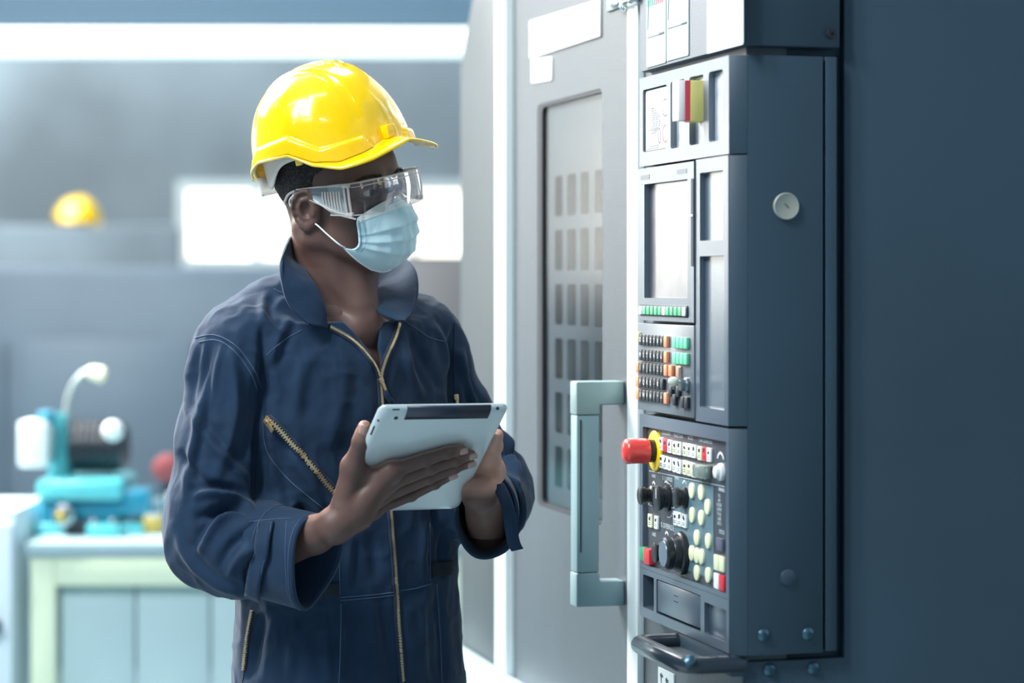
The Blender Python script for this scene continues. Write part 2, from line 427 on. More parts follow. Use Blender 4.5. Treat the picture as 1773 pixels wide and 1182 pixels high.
def ring(mb, outer, inner, r, d0, d1):
    """plate with one rounded opening; (a, b) = (y, z), depth d along x"""
    ox0, oy0, ox1, oy1 = outer; ix0, iy0, ix1, iy1 = inner
    n = 4; I = roundrect(ix0, iy0, ix1, iy1, r, n); O = []
    for k in range(4):
        cx = ox1 if k in (0, 3) else ox0; cy = oy1 if k in (0, 1) else oy0
        for i in range(n+1):
            p = I[k*(n+1)+i]
            first = i < n/2; mid = (i == n//2)
            if mid: O.append((cx, cy))
            elif (first and k in (0, 2)) or (not first and k in (1, 3)): O.append((cx, p[1]))
            else: O.append((p[0], cy))
    bm = mb.bm; N = len(I)
    def L(pts, d): return [bm.verts.new((d, a, b)) for a, b in pts]
    If, Ib, Of, Ob = L(I, d0), L(I, d1), L(O, d0), L(O, d1)
    fs = []
    for i in range(N):
        j = (i+1) % N
        fs.append(bm.faces.new([Of[i], Of[j], If[j], If[i]])); fs.append(bm.faces.new([If[i], If[j], Ib[j], Ib[i]]))
        fs.append(bm.faces.new([Ob[j], Ob[i], Ib[i], Ib[j]])); fs.append(bm.faces.new([Of[j], Of[i], Ob[i], Ob[j]]))
    bmesh.ops.recalc_face_normals(bm, faces=fs)
    return mb
def rplate(mb, rect, r, d0, d1):      # rounded plate
    mb.prism([(d0, a, b) for a, b in roundrect(*rect, r)], (d1-d0, 0, 0)); return mb

M_pan = mat('panel_paint', (66, 82, 98), 0.36, bump=(900, 0.25, 0.0004), spec=0.8, coat=0.7, coat_rough=0.28)
M_side = mat('side_paint', (44, 67, 82), 0.55, bump=(1400, 0.3, 0.0003), var=(3, (40, 60, 74), 0.3, 0.7))
M_rec = mat('recess_paint', (84, 98, 110), 0.34, bump=(300, 0.3, 0.0006), spec=0.7, coat=0.8, coat_rough=0.22)
M_gap = mat('gap_dark', (16, 26, 36), 0.7)
M_door = mat('door_speckle', (72, 82, 90), 0.42, var=(700, (48, 57, 65), 0.35, 0.65), bump=(800, 0.35, 0.0006), spec=0.7)
M_far = mat('far_panel', (58, 66, 70), 0.5, spec=0.3)
M_strip = mat('white_strip', (206, 218, 220), 0.4)
M_ledge = mat('ledge_white', (168, 194, 202), 0.4)

yN = B0; yF = FR(797, 0, CMF)[1]
T = thing('cnc_machine', 'large dark blue-grey machine with sliding door filling the right side', 'machine', (CMF+0.4, (yN+yF)/2, 0), frame='machine')
ZT = 2.35; zfar = fz(797, 28, CMF)
dY0 = fy(1090, CMF); dY1 = fy(893, CMF)          # the door between these
# body behind everything
add('machine_body', MB().box((CMF+0.06, yN+0.03, 0.02), (CMF+1.3, dY1, ZT-0.05)).box((CMF+0.06, dY1, 0.02), (CMF+1.3, yF-0.01, zfar-0.05)), M_side, T)
# near side cover with the notch for the control panel
zt_n = sz_(1470, 1140); xl = CMF; xn = sx_(1468)
add('side_cover', MB().prism([(xl, B0+0.012, 0.02), (CMF+1.32, B0+0.012, 0.02), (CMF+1.32, B0+0.012, ZT), (xn, B0+0.012, ZT), (xn, B0+0.012, zt_n), (xl, B0+0.012, zt_n)], (0, 0.016, 0), 0.002), M_side, T)
add('notch_back', MB().box((sx_(1430), B0+0.05, zt_n-0.01), (xn+0.03, B0+0.06, ZT-0.02)), M_gap, T)
# front column between door and control panel, white strip
yc = fy(1108, CMF)
add('front_column', MB().box((CMF+0.004, yN+0.02, 0.02), (CMF+0.06, dY0-0.004, ZT-0.02)), M_door, T)
add('white_strip', MB().box((CMF-0.006, fy(1110, CMF), 0.02), (CMF+0.01, dY0-0.005, ZT-0.03), 0.002), M_strip, T, label='glossy white vertical strip')
# far panel and its trims
dF0, dF1 = fy(875, CMF), yF
zc = zfar
add('far_panel', MB().prism([(CMF, dF0, 0.02), (CMF, dF1, 0.02), (CMF, dF1, zc-0.10), (CMF, dF1-0.10, zc+0.03), (CMF, dF0, zc+0.10)], (0.06, 0, 0), 0.003), M_far, T, label='smooth grey fixed panel')
add('white_post', MB().box((CMF-0.02, dY1+0.004, 0.30), (CMF+0.05, dF0, ZT-0.03), 0.004), M_strip, T, label='white vertical post at the door edge')
zl = fz(846, 1141, CMF)
lg = MB().box((CMF-0.065, fy(905, CMF)-0.42, zl-0.5), (CMF, dF1+0.25, zl), 0.012)
add('ledge', lg, M_ledge, T, label='pale ledge along the foot of the door')
add('plinth', MB().box((CMF+0.02, yN+0.04, 0.0), (CMF+1.2, yF-0.04, 0.03)), M_gap, T)

# sliding door
CD = CMF-0.004
door = MB()
wy0, wy1 = fy(1043, CD), fy(931, CD)
wz1 = fz(1043, 152, CD); wz0 = fz(940, 877, CD)
ring(door, (dY0, 0.06, dY1, ZT-0.06), (wy0, wz0, wy1, wz1), 0.016, CD, CD+0.045)
D_ = add('door', door, M_door, T, label='speckled grey sliding door')
g = MB(); ring(g, (wy0-0.001, wz0-0.001, wy1+0.001, wz1+0.001), (wy0+0.001, wz0+0.006, wy1-0.022, wz1-0.006), 0.012, CD+0.001, CD+0.012)
add('window_gasket', g, M_gap, D_, label='black rubber gasket')
M_glass = bpy.data.materials.new('door_glass'); M_glass.use_nodes = True
_n = M_glass.node_tree.nodes; _l = M_glass.node_tree.links; _n.clear()
_o = _n.new('ShaderNodeOutputMaterial'); _t = _n.new('ShaderNodeBsdfTransparent'); _g = _n.new('ShaderNodeBsdfGlossy'); _g.inputs['Roughness'].default_value = 0.16
_f = _n.new('ShaderNodeFresnel'); _f.inputs['IOR'].default_value = 1.40; _m = _n.new('ShaderNodeMixShader'); _t.inputs['Color'].default_value = (0.86, 0.89, 0.91, 1)
_l.new(_f.outputs[0], _m.inputs[0]); _l.new(_t.outputs[0], _m.inputs[1]); _l.new(_g.outputs[0], _m.inputs[2]); _l.new(_m.outputs[0], _o.inputs[0])
add('window_pane', MB().raw([(CD+0.006, wy0+0.001, wz0+0.004), (CD+0.006, wy1-0.008, wz0+0.004), (CD+0.006, wy1-0.008, wz1-0.004), (CD+0.006, wy0+0.001, wz1-0.004)], [(3, 2, 1, 0)]), M_glass, D_)
# perforated guard sheet behind the pane
M_guard = mat('guard_sheet', (190, 197, 202), 0.45, 0.2, spec=0.8)
cols = [(949, 962), (970, 985), (993, 1007), (1017, 1037)]
ce = [1043, 1012, 989, 966, 931]; ce = ce[::-1]
rows = []
zt1 = fz(949, 305, CD); zb1 = fz(949, 375, CD); pitch = (fz(949, 305, CD)-fz(949, 678, CD))/4.0; hh = zt1-zb1
gm = MB()
for k in range(4):
    a0, a1 = fy(ce[k+1], CD), fy(ce[k], CD)
    if k == 0: a1 = wy1-0.004
    h0, h1 = fy(cols[k][1], CD), fy(cols[k][0], CD)
    gm.box((CD+0.012, a0, zt1+pitch*0.12), (CD+0.0126, a1, wz1-0.002))
    for j in range(6):
        zc1 = zt1-j*pitch; top = zc1+(pitch-hh)*0.5; bot = zc1-hh-(pitch-hh)*0.5
        ring(gm, (a0, bot, a1, top), (h0, zc1-hh, h1, zc1), 0.006, CD+0.012, CD+0.0126)
    gm.box((CD+0.012, a0, wz0), (CD+0.0126, a1, zt1-5*pitch-hh-(pitch-hh)*0.5))
add('guard_sheet', gm, M_guard, D_, label='slotted grey guard sheet')
add('backing', MB().box((CD+0.028, wy0-0.004, wz0-0.004), (CD+0.032, wy1+0.004, wz1+0.004)), mat('backing_grey', (96, 106, 114), 0.5), D_)
# two blank white plates
b = MB(); b.prism([(CD, fy(921, CD), fz(921, 37, CD)), (CD, fy(1042, CD), fz(1042, -2, CD)), (CD, fy(1042, CD), fz(1042, 63, CD)), (CD, fy(921, CD), fz(921, 101, CD))], (-0.004, 0, 0), 0.0008)
M_plate = mat('plate_white', (232, 232, 228), 0.35, emit=0.0)
add('name_plate', b, M_plate, D_, label='long blank white plate')
b = MB(); b.prism([(CD, fy(923, CD), fz(923, 103, CD)), (CD, fy(957, CD), fz(957, 99, CD)), (CD, fy(957, CD), fz(957, 139, CD)), (CD, fy(923, CD), fz(923, 144, CD))], (-0.003, 0, 0), 0.0008)
add('name_plate', b, M_plate, D_, label='small square blank white plate')
# door handle: bow handle standing out from the door
M_hand = mat('handle_grey', (118, 146, 152), 0.38, spec=0.6)
M_handl = mat('handle_light', (196, 210, 208), 0.35)
ty = 0.036
hy0 = dY0+0.012; hy1 = hy0+ty
def hx(px): # machine x of a point seen at px on the plane y = hy0
    return SD(px, 0, hy0)[0]
def hz(py, px=1040): return SD(px, py, hy0)[2]
hz1, hz0 = hz(660), hz(1050)
zi1, zi0 = hz(701), hz(1006)
X0, Xi, X1 = hx(998), hx(1039), CD
hb = MB()
hb.prism([(X0, hy0, hz0), (X1, hy0, hz0), (X1, hy0, zi0), (Xi, hy0, zi0), (Xi, hy0, hz(991)), (X0, hy0, hz(991))], (0, ty, 0), 0.003)
Hn = add('door_handle', hb, M_hand, D_, label='pale teal bow handle, lower bracket')
hb = MB(); hb.prism([(X0, hy0, hz1), (X1, hy0, hz1), (X1, hy0, zi1), (Xi, hy0, zi1), (Xi, hy0, hz(718)), (X0, hy0, hz(718))], (0, ty, 0), 0.003)
add('door_handle', hb, mat('handle_up', (130, 154, 154), 0.38), D_, label='pale teal bow handle, upper bracket')
add('handle_grip', MB().box((X0+0.001, hy0+0.001, hz(991)+0.0006), (Xi-0.001, hy1-0.001, hz(718)-0.0006), 0.002), M_hand, D_, label='straight grip bar of the bow handle')
add('grip_slot', MB().box((X0+0.006, hy0-0.0004, hz(955)), (X0+0.0075, hy0+0.004, hz(726))), M_gap, D_)

# latch at the top of the strip
L_ = thing('toggle_latch', 'small chrome latch on the door top edge above the white strip', 'latch', (CMF-0.01, fy(1085, CMF), fz(1085, 10, CMF)), frame='machine')
M_chr = mat('chrome', (200, 212, 214), 0.18, 1.0)
add('plate', MB().box((CMF-0.008, fy(1080, CMF), fz(1070, 17, CMF)), (CMF-0.004, fy(1058, CMF), fz(1070, -30, CMF)), 0.0015), mat('latch_plate', (150, 176, 174), 0.35, 0.6), L_)
add('bolt', MB().lathe((CMF-0.016, fy(1077, CMF), fz(1085, 8, CMF)), (0, -1, 0), [(0, 0.002), (0.006, 0.0045), (0.03, 0.005), (0.09, 0.004), (0.10, 0.0085), (0.125, 0.0085), (0.13, 0.004)], 20), M_chr, L_)
add('catch', MB().tube([(CMF-0.018, fy(1097, CMF), fz(1097, 4, CMF)), (CMF-0.022, fy(1099, CMF), fz(1097, 14, CMF)), (CMF-0.016, fy(1100, CMF), fz(1097, 19, CMF))], 0.003, 8), M_chr, L_)

# ------------------------------------------------------------------ top box with stickers
TB = thing('upper_cabinet', 'dark box with papers stuck on its front, above the control panel', 'cabinet', (CMF+0.1, fy(1200), fz(1293, 79, CMF)), frame='machine')
zb = fz(1293, 80, CMF)
yl = fy(1121.5, CMF)
add('box', MB().prism([(CMF-0.010, B0, zb), (CMF+0.005, B0, ZT), (sx_(1455), B0, ZT), (sx_(1455), B0, zb)], (0, yl-B0, 0), 0.003), M_side, TB)
fr = mat('upper_front', (84, 94, 104), 0.5, var=(500, (66, 76, 86), 0.4, 0.6), bump=(700, 0.3, 0.0004), spec=0.5)
CT2 = CMF-0.010
add('front_skin', MB().box((CT2-0.002, B0+0.002, zb+0.001), (CT2-0.0005, yl-0.001, ZT-0.02)), fr, TB, label='satin grey front face')
def paper(px0, px1, pyb0, pyb1, pyt, name, m, lab=None, c=CT2, parent=None, th=0.0012, off=0.0022):
    y0_, y1_ = fy(px0, c), fy(px1, c); zB = (fz(px0, pyb0, c)+fz(px1, pyb1, c))/2; zT_ = fz(px0, pyt, c)
    mb = MB(); rplate(mb, (y1_, zB, y0_, zT_), 0.003, c-off, c-off-th)
    return add(name, mb, m, parent or TB, label=lab), (y0_, y1_, zB, zT_)
M_pap = mat('paper', (170, 184, 188), 0.8, spec=0.15)
M_papg = mat('paper_grey', (146, 170, 172), 0.8, spec=0.15)
M_ink = mat('ink', (40, 52, 66), 0.6)
s1, q1 = paper(1123, 1156.5, 118, 108, -40, 'label_sheet', M_papg, 'pale sticker with two fine curves')
s2, q2 = paper(1158, 1196, 108, 94, -40, 'label_sheet', M_papg, 'pale sticker beside the first one')
s3, q3 = paper(1228, 1291, 91, 79.5, -60, 'notice_paper', M_pap, 'white notice with a blue picture')
def flat(name, rect, c, m, parent, r=0.0, th=0.0003, lab=None):
    mb = MB()
    if r: rplate(mb, rect, r, c, c-th)
    else: mb.box((c-th, rect[0], rect[1]), (c, rect[2], rect[3]))
    return add(name, mb, m, parent, label=lab)
cs = CT2-0.0036
y0_, y1_, zB, zT_ = q3
flat('picture', (y1_+0.010, zB+0.045, y0_-0.008, zT_), cs, mat('picture_blue', (150, 186, 196), 0.5, var=(60, (196, 214, 200), 0.4, 0.6)), s3)
for q, s_, da in ((q1, s1, 60), (q2, s2, 43)):
    lb = MB(); a0 = fz(1140, 62, CT2) if s_ is s1 else fz(1175, 46, CT2)
    lb.box((cs-0.0003, q[1]+0.006, a0), (cs, q[0]-0.006, a0+0.0010)); lb.box((cs-0.0003, q[1]+0.006, a0-0.0004), (cs, q[1]+0.03, a0+0.0026))
    add('scale_line', lb, M_ink, s_)
    pts = [(cs-0.0002, q[0]-0.008-0.07*(1-math.cos(t_)), a0+0.012+0.10*math.sin(t_)) for t_ in np.linspace(0, 1.3, 14)]
    add('curve_line', MB().tube(pts, 0.0006, 4), mat('ink_pale', (150, 172, 176), 0.5), s_)
M_grn = mat('print_green', (30, 120, 110), 0.5); M_redp = mat('print_red', (196, 60, 80), 0.5)
zq = fz(1130, 6, CT2)
for i in range(8):
    yy = q1[0]-0.004-i*0.0095
    flat('letter', (yy-0.006, zq-0.004, yy, zq+0.008), cs, M_grn if i < 4 else M_redp, s1)

# ------------------------------------------------------------------ CONTROL PANEL
K = thing('control_panel', 'tall dark control panel with screen, keys, knobs and red emergency stop', 'control panel', (CP+0.08, (fy(1108)+B1)/2, fz(1262, 1135)), frame='machine')
yL = fy(1107.5); xe = sx_(1425)
PT = 0.020
def section(z0, z1):
    mb = MB()
    mb.prism([(CP+PT, yL, z0), (CP+PT, B1, z0), (CP, B1, z0), (CP+CHX-0.0004, B0+0.0002, z0), (CP+CHX-0.0004, yL, z0)], (0, 0, z1-z0), 0.0006)
    return mb
zA1, zA0 = fz(1262, 95.5), fz(1262, 266)
zM1, zM0 = fz(1262, 268.5), fz(1262, 737.5)
zL1, zL0 = fz(1262, 742), fz(1262, 1134)
for a_, c_ in ((zA0, zA1), (zM0, zM1), (zL0, zL1)): add('housing', section(a_, c_), M_side, K)
add('housing_body', MB().box((CP+CHX, B0, zL0), (xe, yL, zA1), 0.0008), M_side, K)
add('seam_core', MB().box((CP+PT+0.01, B0+0.006, zL0+0.01), (xe-0.005, yL-0.004, zA1-0.01)), M_gap, K)
add('rear_strip', MB().box((sx_(1430), B0, zL0+0.002), (sx_(1449), yL, zA1), 0.0012), M_side, K, label='narrow rear cover strip')
# --- plate A: four openings
A = None
ca = [1107.5, 1158, 1189, 1222.5, 1262]
oa = [(1113, 1154.5, 151, 260), (1161, 1185.5, 139, 255.5), (1193.5, 1218, 131, 250), (1227, 1251.5, 122, 244)]
M_slot = mat('slot_blade', (150, 160, 172), 0.35, var=(40, (176, 184, 192), 0.4, 0.6), spec=0.7, coat=0.6, coat_rough=0.25)
mb = MB(); zl_ = []
for k in range(4):
    p0, p1, t0, b0 = oa[k]; pm = (p0+p1)/2
    zt_, zb_ = fz(pm, t0), fz(pm, b0)
    ring(mb, (fy(ca[k+1]), zA0, fy(ca[k]), zA1), (fy(p1), zb_, fy(p0), zt_), 0.005, CP, CP+PT)
    zl_.append((fy(p1), zb_, fy(p0), zt_))
A = add('upper_plate', mb, M_pan, K, label='plate with four upright openings')
for k in (1, 2, 3):
    y0_, z0_, y1_, z1_ = zl_[k]
    add('slot_floor', MB().box((CP+0.009, y0_+0.0005, z0_+0.001), (CP+0.012, y1_-0.0005, z1_-0.001)), M_slot, A)
y0_, z0_, y1_, z1_ = zl_[0]
fc = add('diagram_card', MB().box((CP+0.0035, y0_+0.001, z0_+0.001), (CP+0.010, y1_-0.001, z1_-0.001), 0.001), mat('card_white', (176, 180, 182), 0.45), A, label='white card printed with a diagram and two round marks')
def arc_ring(name, cy_, cz_, ry, rz, wdt, c, m, parent, a0=0, a1=360, n=28, lab=None):
    V = []; F = []
    for i in range(n+1):
        a = math.radians(a0+(a1-a0)*i/n)
        for rr in (0, wdt): V.append((c, cy_+(ry-rr)*math.cos(a), cz_+(rz-rr)*math.sin(a)))
    for i in range(n): F.append((2*i, 2*i+1, 2*i+3, 2*i+2))
    return add(name, np_mesh(name, V, F, off=ORG[parent]), m, parent, label=lab)
cc = CP+0.0030
arc_ring('round_mark', fy(1148), fz(1148, 186), 0.0125, 0.0125, 0.0012, cc, M_ink, A)
arc_ring('round_mark', fy(1148), fz(1148, 231), 0.0125, 0.0125, 0.0014, cc, M_redp, A)
pr = MB(); rr_ = random.Random(3)
for row in range(12):
    z = z1_-0.030-row*0.0032
    x0 = fy(1123)-0.002*rr_.random(); wd = (0.012+0.03*math.sin(row/12*PI))*1.0
    for s_ in range(3):
        a_ = x0-0.002-s_*wd/3; pr.box((cc, a_-wd/3+0.002, z), (cc+0.0004, a_, z+0.0020))
pr.box((cc, fy(1136), fz(1120, 226)), (cc+0.0004, fy(1117), fz(1120, 224)))
pr.box((cc, fy(1136), fz(1120, 258)), (cc+0.0004, fy(1117), fz(1120, 256))); pr.box((cc, fy(1136), fz(1120, 254)), (cc+0.0004, fy(1119), fz(1120, 253)))
add('printed_diagram', pr, mat('ink_grey', (120, 128, 136), 0.6), A)
arc_ring('printed_mark', fy(1138), fz(1138, 235), 0.0055, 0.011, 0.0012, cc, M_ink, A)
# key-lock block standing out of slot three
flag = thing('switch_block', 'white, red and yellow block sticking out of the third upper opening', 'switch', (CP-0.01, fy(1205), fz(1205, 210)), frame='machine')
by0 = fy(1211); by1 = by0+0.026; zz0, zz1 = fz(1211, 209), fz(1211, 139.5)
def bxp(px): return SD(px, 0, by0)[0]
add('front_part', MB().box((CP-0.030, by0, zz0), (CP-0.020, by1, zz1), 0.001), mat('block_white', (238, 232, 230), 0.4), flag)
add('red_band', MB().box((CP-0.020, by0-0.0004, zz0), (CP-0.013, by1, zz1)), mat('block_red', (206, 62, 76), 0.4), flag)
add('rear_part', MB().box((CP-0.013, by0-0.001, zz0-0.001), (CP+0.0155, by1, zz1), 0.001), mat('block_yellow', (204, 198, 120), 0.4), flag)

# --- screen unit
zS1, zS0 = fz(1156, 286), fz(1156, 556)
mb = MB(); yS = fy(1204.8)
rin = (fy(1194), (fz(1119, 515)+fz(1194, 518))/2, fy(1119), (fz(1119, 319)+fz(1194, 310))/2)
ring(mb, (yS, zS0, yL, zS1), rin, 0.002, CP-0.003, CP+PT)
S = add('screen_unit', mb, M_pan, K, label='screen bezel in satin grey')
add('screen', MB().box((CP+0.006, rin[0]+0.0003, rin[1]+0.0003), (CP+0.010, rin[2]-0.0003, rin[3]-0.0003)), mat('screen_glass', (84, 88, 94), 0.32, var=(18, (108, 108, 112), 0.35, 0.65), spec=0.8, coat=0.8, coat_rough=0.22), S, label='switched-off smudged grey screen')
for p0, p1, t0, b0 in ((1113, 1128, 304, 312), (1176, 1193, 294, 302)):
    flat('bezel_mark', (fy(p1), fz(p0, b0), fy(p0), fz(p0, t0)), CP-0.0031, mat('mark_grey', (96, 104, 112), 0.5), S)
# soft key strip
zk1, zk0 = fz(1113, 526.5), fz(1113, 546.5)
add('soft_key_strip', MB().box((CP-0.0045, fy(1195), zk0), (CP-0.002, fy(1113), zk1), 0.001), mat('strip_black', (30, 40, 46), 0.4), S)
M_gk = mat('key_green', (92, 176, 128), 0.4); M_kk = mat('key_black', (30, 36, 44), 0.4); M_or = mat('key_orange', (214, 132, 96), 0.42)
M_gl = mat('key_light_green', (96, 190, 150), 0.42); M_yl = mat('key_yellow', (224, 214, 150), 0.45); M_wh = mat('key_white', (222, 230, 230), 0.45)
M_cr = mat('key_cream', (214, 220, 186), 0.45); M_rd = mat('key_red', (206, 52, 66), 0.42)
def keymesh(name, wy, hz_, dx, m, bev=0.0012):
    mb = MB().box((-dx, -wy/2, -hz_/2), (0, wy/2, hz_/2), bev); me = mb.mesh(name); me.materials.append(m); return me
sy = (fy(1113)-fy(1195)); kw = sy/12
km = {n_: keymesh('soft_key', kw*0.72, (zk1-zk0)*0.72, 0.003, m_) for n_, m_ in (('g', M_gk), ('w', M_wh))}
for i in range(12):
    yy = fy(1113)-kw*(i+0.5)
    inst('soft_key', km['w' if i in (0, 6, 11) else 'g'], S, (CP-0.0045, yy, (zk0+zk1)/2))
# slot with finger clip at the right edge of the screen unit
add('side_slot', MB().box((CP-0.0036, yS+0.0006, fz(1204, 461)), (CP-0.003, yS+0.010, fz(1204, 309))), M_gap, S)
add('slot_clip', MB().box((CP-0.005, yS+0.001, fz(1204, 375)), (CP-0.003, yS+0.018, fz(1204, 371)), 0.0005), M_strip, S)
# --- blank unit right of the screen with two openings
ys2 = fy(1206)
zmid = fz(1233, 430)
mb = MB()
ring(mb, (B1, zmid, ys2, zM1), (fy(1253), fz(1233, 416), fy(1213), fz(1233, 297)), 0.002, CP-0.001, CP+PT)
ring(mb, (B1, zM0, ys2, zmid), (fy(1255.5), fz(1233, 707), fy(1212.8), fz(1233, 443)), 0.002, CP-0.001, CP+PT)
R_ = add('blank_unit', mb, M_pan, K, label='blank unit with two tall recesses')
for t0, b0 in ((297, 416), (443, 707)):
    add('recess_floor', MB().box((CP+0.007, fy(1253), fz(1233, b0)), (CP+0.010, fy(1213), fz(1233, t0))), M_rec, R_)
# --- keyboard unit
zK1, zK0 = fz(1156, 561), fz(1156, 716)
KB = add('keyboard_unit', MB().box((CP-0.003, yS, zK0), (CP+PT, yL, zK1), 0.0012), mat('keyboard_paint', (86, 96, 106), 0.42, bump=(700, 0.25, 0.0004), spec=0.6, coat=0.6, coat_rough=0.3), K, label='speckled key plate')
ck = CP-0.003
def keyz(py): return fz(1112, py)
rowz = [keyz(587.5), keyz(613.5), keyz(635.5), keyz(660), keyz(682)]
py0 = fy(1108.8); pitch_y = (fy(1115)-fy(1155))/6.55
KH = 0.0158; KW = pitch_y*0.84
kms = {c_: keymesh('key', KW, KH, 0.005, m_) for c_, m_ in (('k', M_kk), ('o', M_or), ('g', M_gl), ('y', M_yl))}
layout = ['ykkkkkkko.gggg', '.kkkkkkko.gggg', 'okkkkkkkoo.o..', 'okkkkkkk', 'okkkkkkko']
leg = {0: 'OGXZ789', 1: 'MSTK456', 2: 'IFJL123', 3: 'PQRE-0.', 4: 'UWVH/*='}
LV, LF = [], []
def add_text(txt, size, cy_, cz_, d, wsc=1.0, bold=0.0):
    V, F = text_mb(txt, size, lambda u, v: (d, cy_-u*wsc, cz_+v), bold)
    n0 = len(LV); LV.extend(V); LF.extend([tuple(i+n0 for i in f) for f in F])
for r_i, rowstr in enumerate(layout):
    for c_i, ch in enumerate(rowstr):
        if ch == '.': continue
        yy = py0-(c_i+0.45)*pitch_y
        if c_i >= 9: yy -= pitch_y*0.35
        zz = rowz[r_i]
        if ch == 'y': inst('key', kms['y'], KB, (ck, yy, zz+0.003)); continue
        inst('key', kms[ch], KB, (ck, yy, zz))
        if ch == 'k' and 1 <= c_i <= 7: add_text(leg[r_i][c_i-1], 0.0095, yy, zz, ck-0.0052, 1.0)
for px, py in ((1175.5, 665), (1169, 677.5), (1181.5, 677.5), (1175.5, 692), (1190, 696), (1196.5, 697)):
    inst('key', kms['k'], KB, (ck, fy(px), fz(px, py)))
add('key_legend', np_mesh('key_legend', LV, LF, smooth=False, off=ORG[KB]), M_wh, KB)
# key with chrome knob in the plate lock
yy, zz = fy(1195), fz(1195, 661)
add('lock_barrel', MB().lathe((ck, yy, zz-0.004), (-1, 0, 0), [(0, 0.0105), (0.004, 0.0105), (0.006, 0.0085), (0.012, 0.008)], 20), mat('barrel_grey', (120, 132, 140), 0.3, 0.8), KB)
add('lock_key', MB().lathe((ck-0.010, yy, zz), (-1, 0, 0.1), [(0, 0.0025), (0.004, 0.0025), (0.006, 0.0050), (0.010, 0.0066), (0.015, 0.0058), (0.018, 0.003), (0.019, 0)], 18), mat('ivory_knob', (206, 210, 196), 0.3), KB, label='ivory knob on the lock')
add('key_ring', MB().tube([(ck-0.012, yy+0.002*math.cos(a), zz+0.012+0.009*math.sin(a)) for a in np.linspace(0, 2*PI, 16)[:-1]], 0.0014, 6, True), M_chr, KB)

# --- lower operation panel
rin = (fy(1257), (fz(1114, 977)+fz(1259, 1027))/2, fy(1112.6), (fz(1112.6, 737)+fz(1256.4, 765.5))/2)
zU0 = (fz(1114, 985)+fz(1262, 1036))/2
mb = MB(); ring(mb, (B1, zU0, yL, zL1), rin, 0.004, CP, CP+PT)
O = add('operation_panel', mb, M_pan, K, label='frame round the button field')
co = CP+0.006
add('button_field', MB().box((co, rin[0]+0.0004, rin[1]+0.0004), (co+0.008, rin[2]-0.0004, rin[3]-0.0004)), mat('field_dark', (54, 62, 72), 0.4, spec=0.6), O, label='dark printed button field')
def fyo(px): return fy(px, co)
def fzo(px, py): return fz(px, py, co)
# printed teal zone and lines
flat('printed_zone', (fyo(1236), fzo(1236, 1003), fyo(1168), fzo(1168, 826)), co-0.0002, mat('zone_teal', (84, 112, 124), 0.4), O, lab='lighter teal printed zone')
flat('printed_line', (fyo(1256), fzo(1256, 843), fyo(1124), fzo(1124, 815.5)), co+0.02, M_wh, O)
bpy.data.objects.remove(bpy.data.objects['printed_line'])
TL = MB()
def hline(px0, py0_, px1, py1_, wd=0.0008):
    a_ = (fyo(px0), fzo(px0, py0_)); b_ = (fyo(px1), fzo(px1, py1_))
    TL.raw([(co-0.0004, a_[0], a_[1]), (co-0.0004, b_[0], b_[1]), (co-0.0004, b_[0], b_[1]+wd), (co-0.0004, a_[0], a_[1]+wd)], [(0, 1, 2, 3)])
hline(1124, 815, 1256, 843); hline(1124, 868, 1166, 880)
hline(1122, 908, 1134, 913); hline(1167, 880, 1188, 884)
for p0, p1 in (((1176, 913), (1171, 920)), ((1185, 914), (1191, 931))):
    hline(p0[0], p0[1], p1[0], p1[1], 0.0016)
add('printed_lines', TL, mat('print_pale', (190, 206, 212), 0.5), O)
LV.clear(); LF.clear()
for txt, px, py, sz in (('COOLANT', 1154.5, 750, 0.0075), ('FUNCTION', 1175, 754.5, 0.0075), ('MODE', 1196, 758.5, 0.0075), ('CHIP CONVEYOR', 1222, 764, 0.0068),
                        ('RAPID', 1132.5, 824, 0.006), ('% OVERRIDE', 1156, 829, 0.0080), ('RANGE', 1172.5, 827.5, 0.0055), ('TRAVERSE', 1126.5, 873, 0.005), ('% OVERRIDE', 1156, 911.5, 0.0105), ('AXIS', 1133, 925, 0.0075),
                        ('SPINDLE', 1250, 848, 0.006), ('CYCLE', 1250, 921, 0.007)):
    add_text(txt, sz, fyo(px), fzo(px, py), co-0.0005, 1.0, 0.0001)
rr_ = random.Random(5)
for i in range(7):
    add_text(('OIL', 'AIR', 'DOOR', 'HOME', 'TOOL', 'LUBE', 'LEVEL')[i], 0.0062, fyo(1246), fzo(1246, 858+i*8), co-0.0005)
add('lettering', np_mesh('lettering', LV, LF, smooth=False, off=ORG[O]), mat('print_pale', (0, 0, 0)), O, label='small pale printed lettering', kind='stuff')
def scale_arc(px, py, r, a0, a1, wd=0.003, dots=0):
    cy_, cz_ = fyo(px), fzo(px, py)
    if dots:
        mb = MB()
        for i in range(dots):
            a = math.radians(a0+(a1-a0)*i/(dots-1)); y_, z_ = cy_-r*math.cos(a), cz_+r*math.sin(a)
            mb.box((co-0.0006, y_-0.0010, z_-0.0010), (co-0.0001, y_+0.0010, z_+0.0010))
        add('scale_dots', mb, M_wh, O)
    else: arc_ring('scale_arc', cy_, cz_, r, r, wd, co-0.0005, M_wh, O, 180-a1, 180-a0)
scale_arc(1132.5, 842, 0.008, 30, 150); scale_arc(1154, 851, 0.016, 60, 120); scale_arc(1185.5, 843, 0.010, 30, 150)
scale_arc(1158, 866, 0.024, -100, 90, dots=15); scale_arc(1155, 930, 0.009, 30, 150)
scale_arc(1248, 800, 0.014, 20, 160)
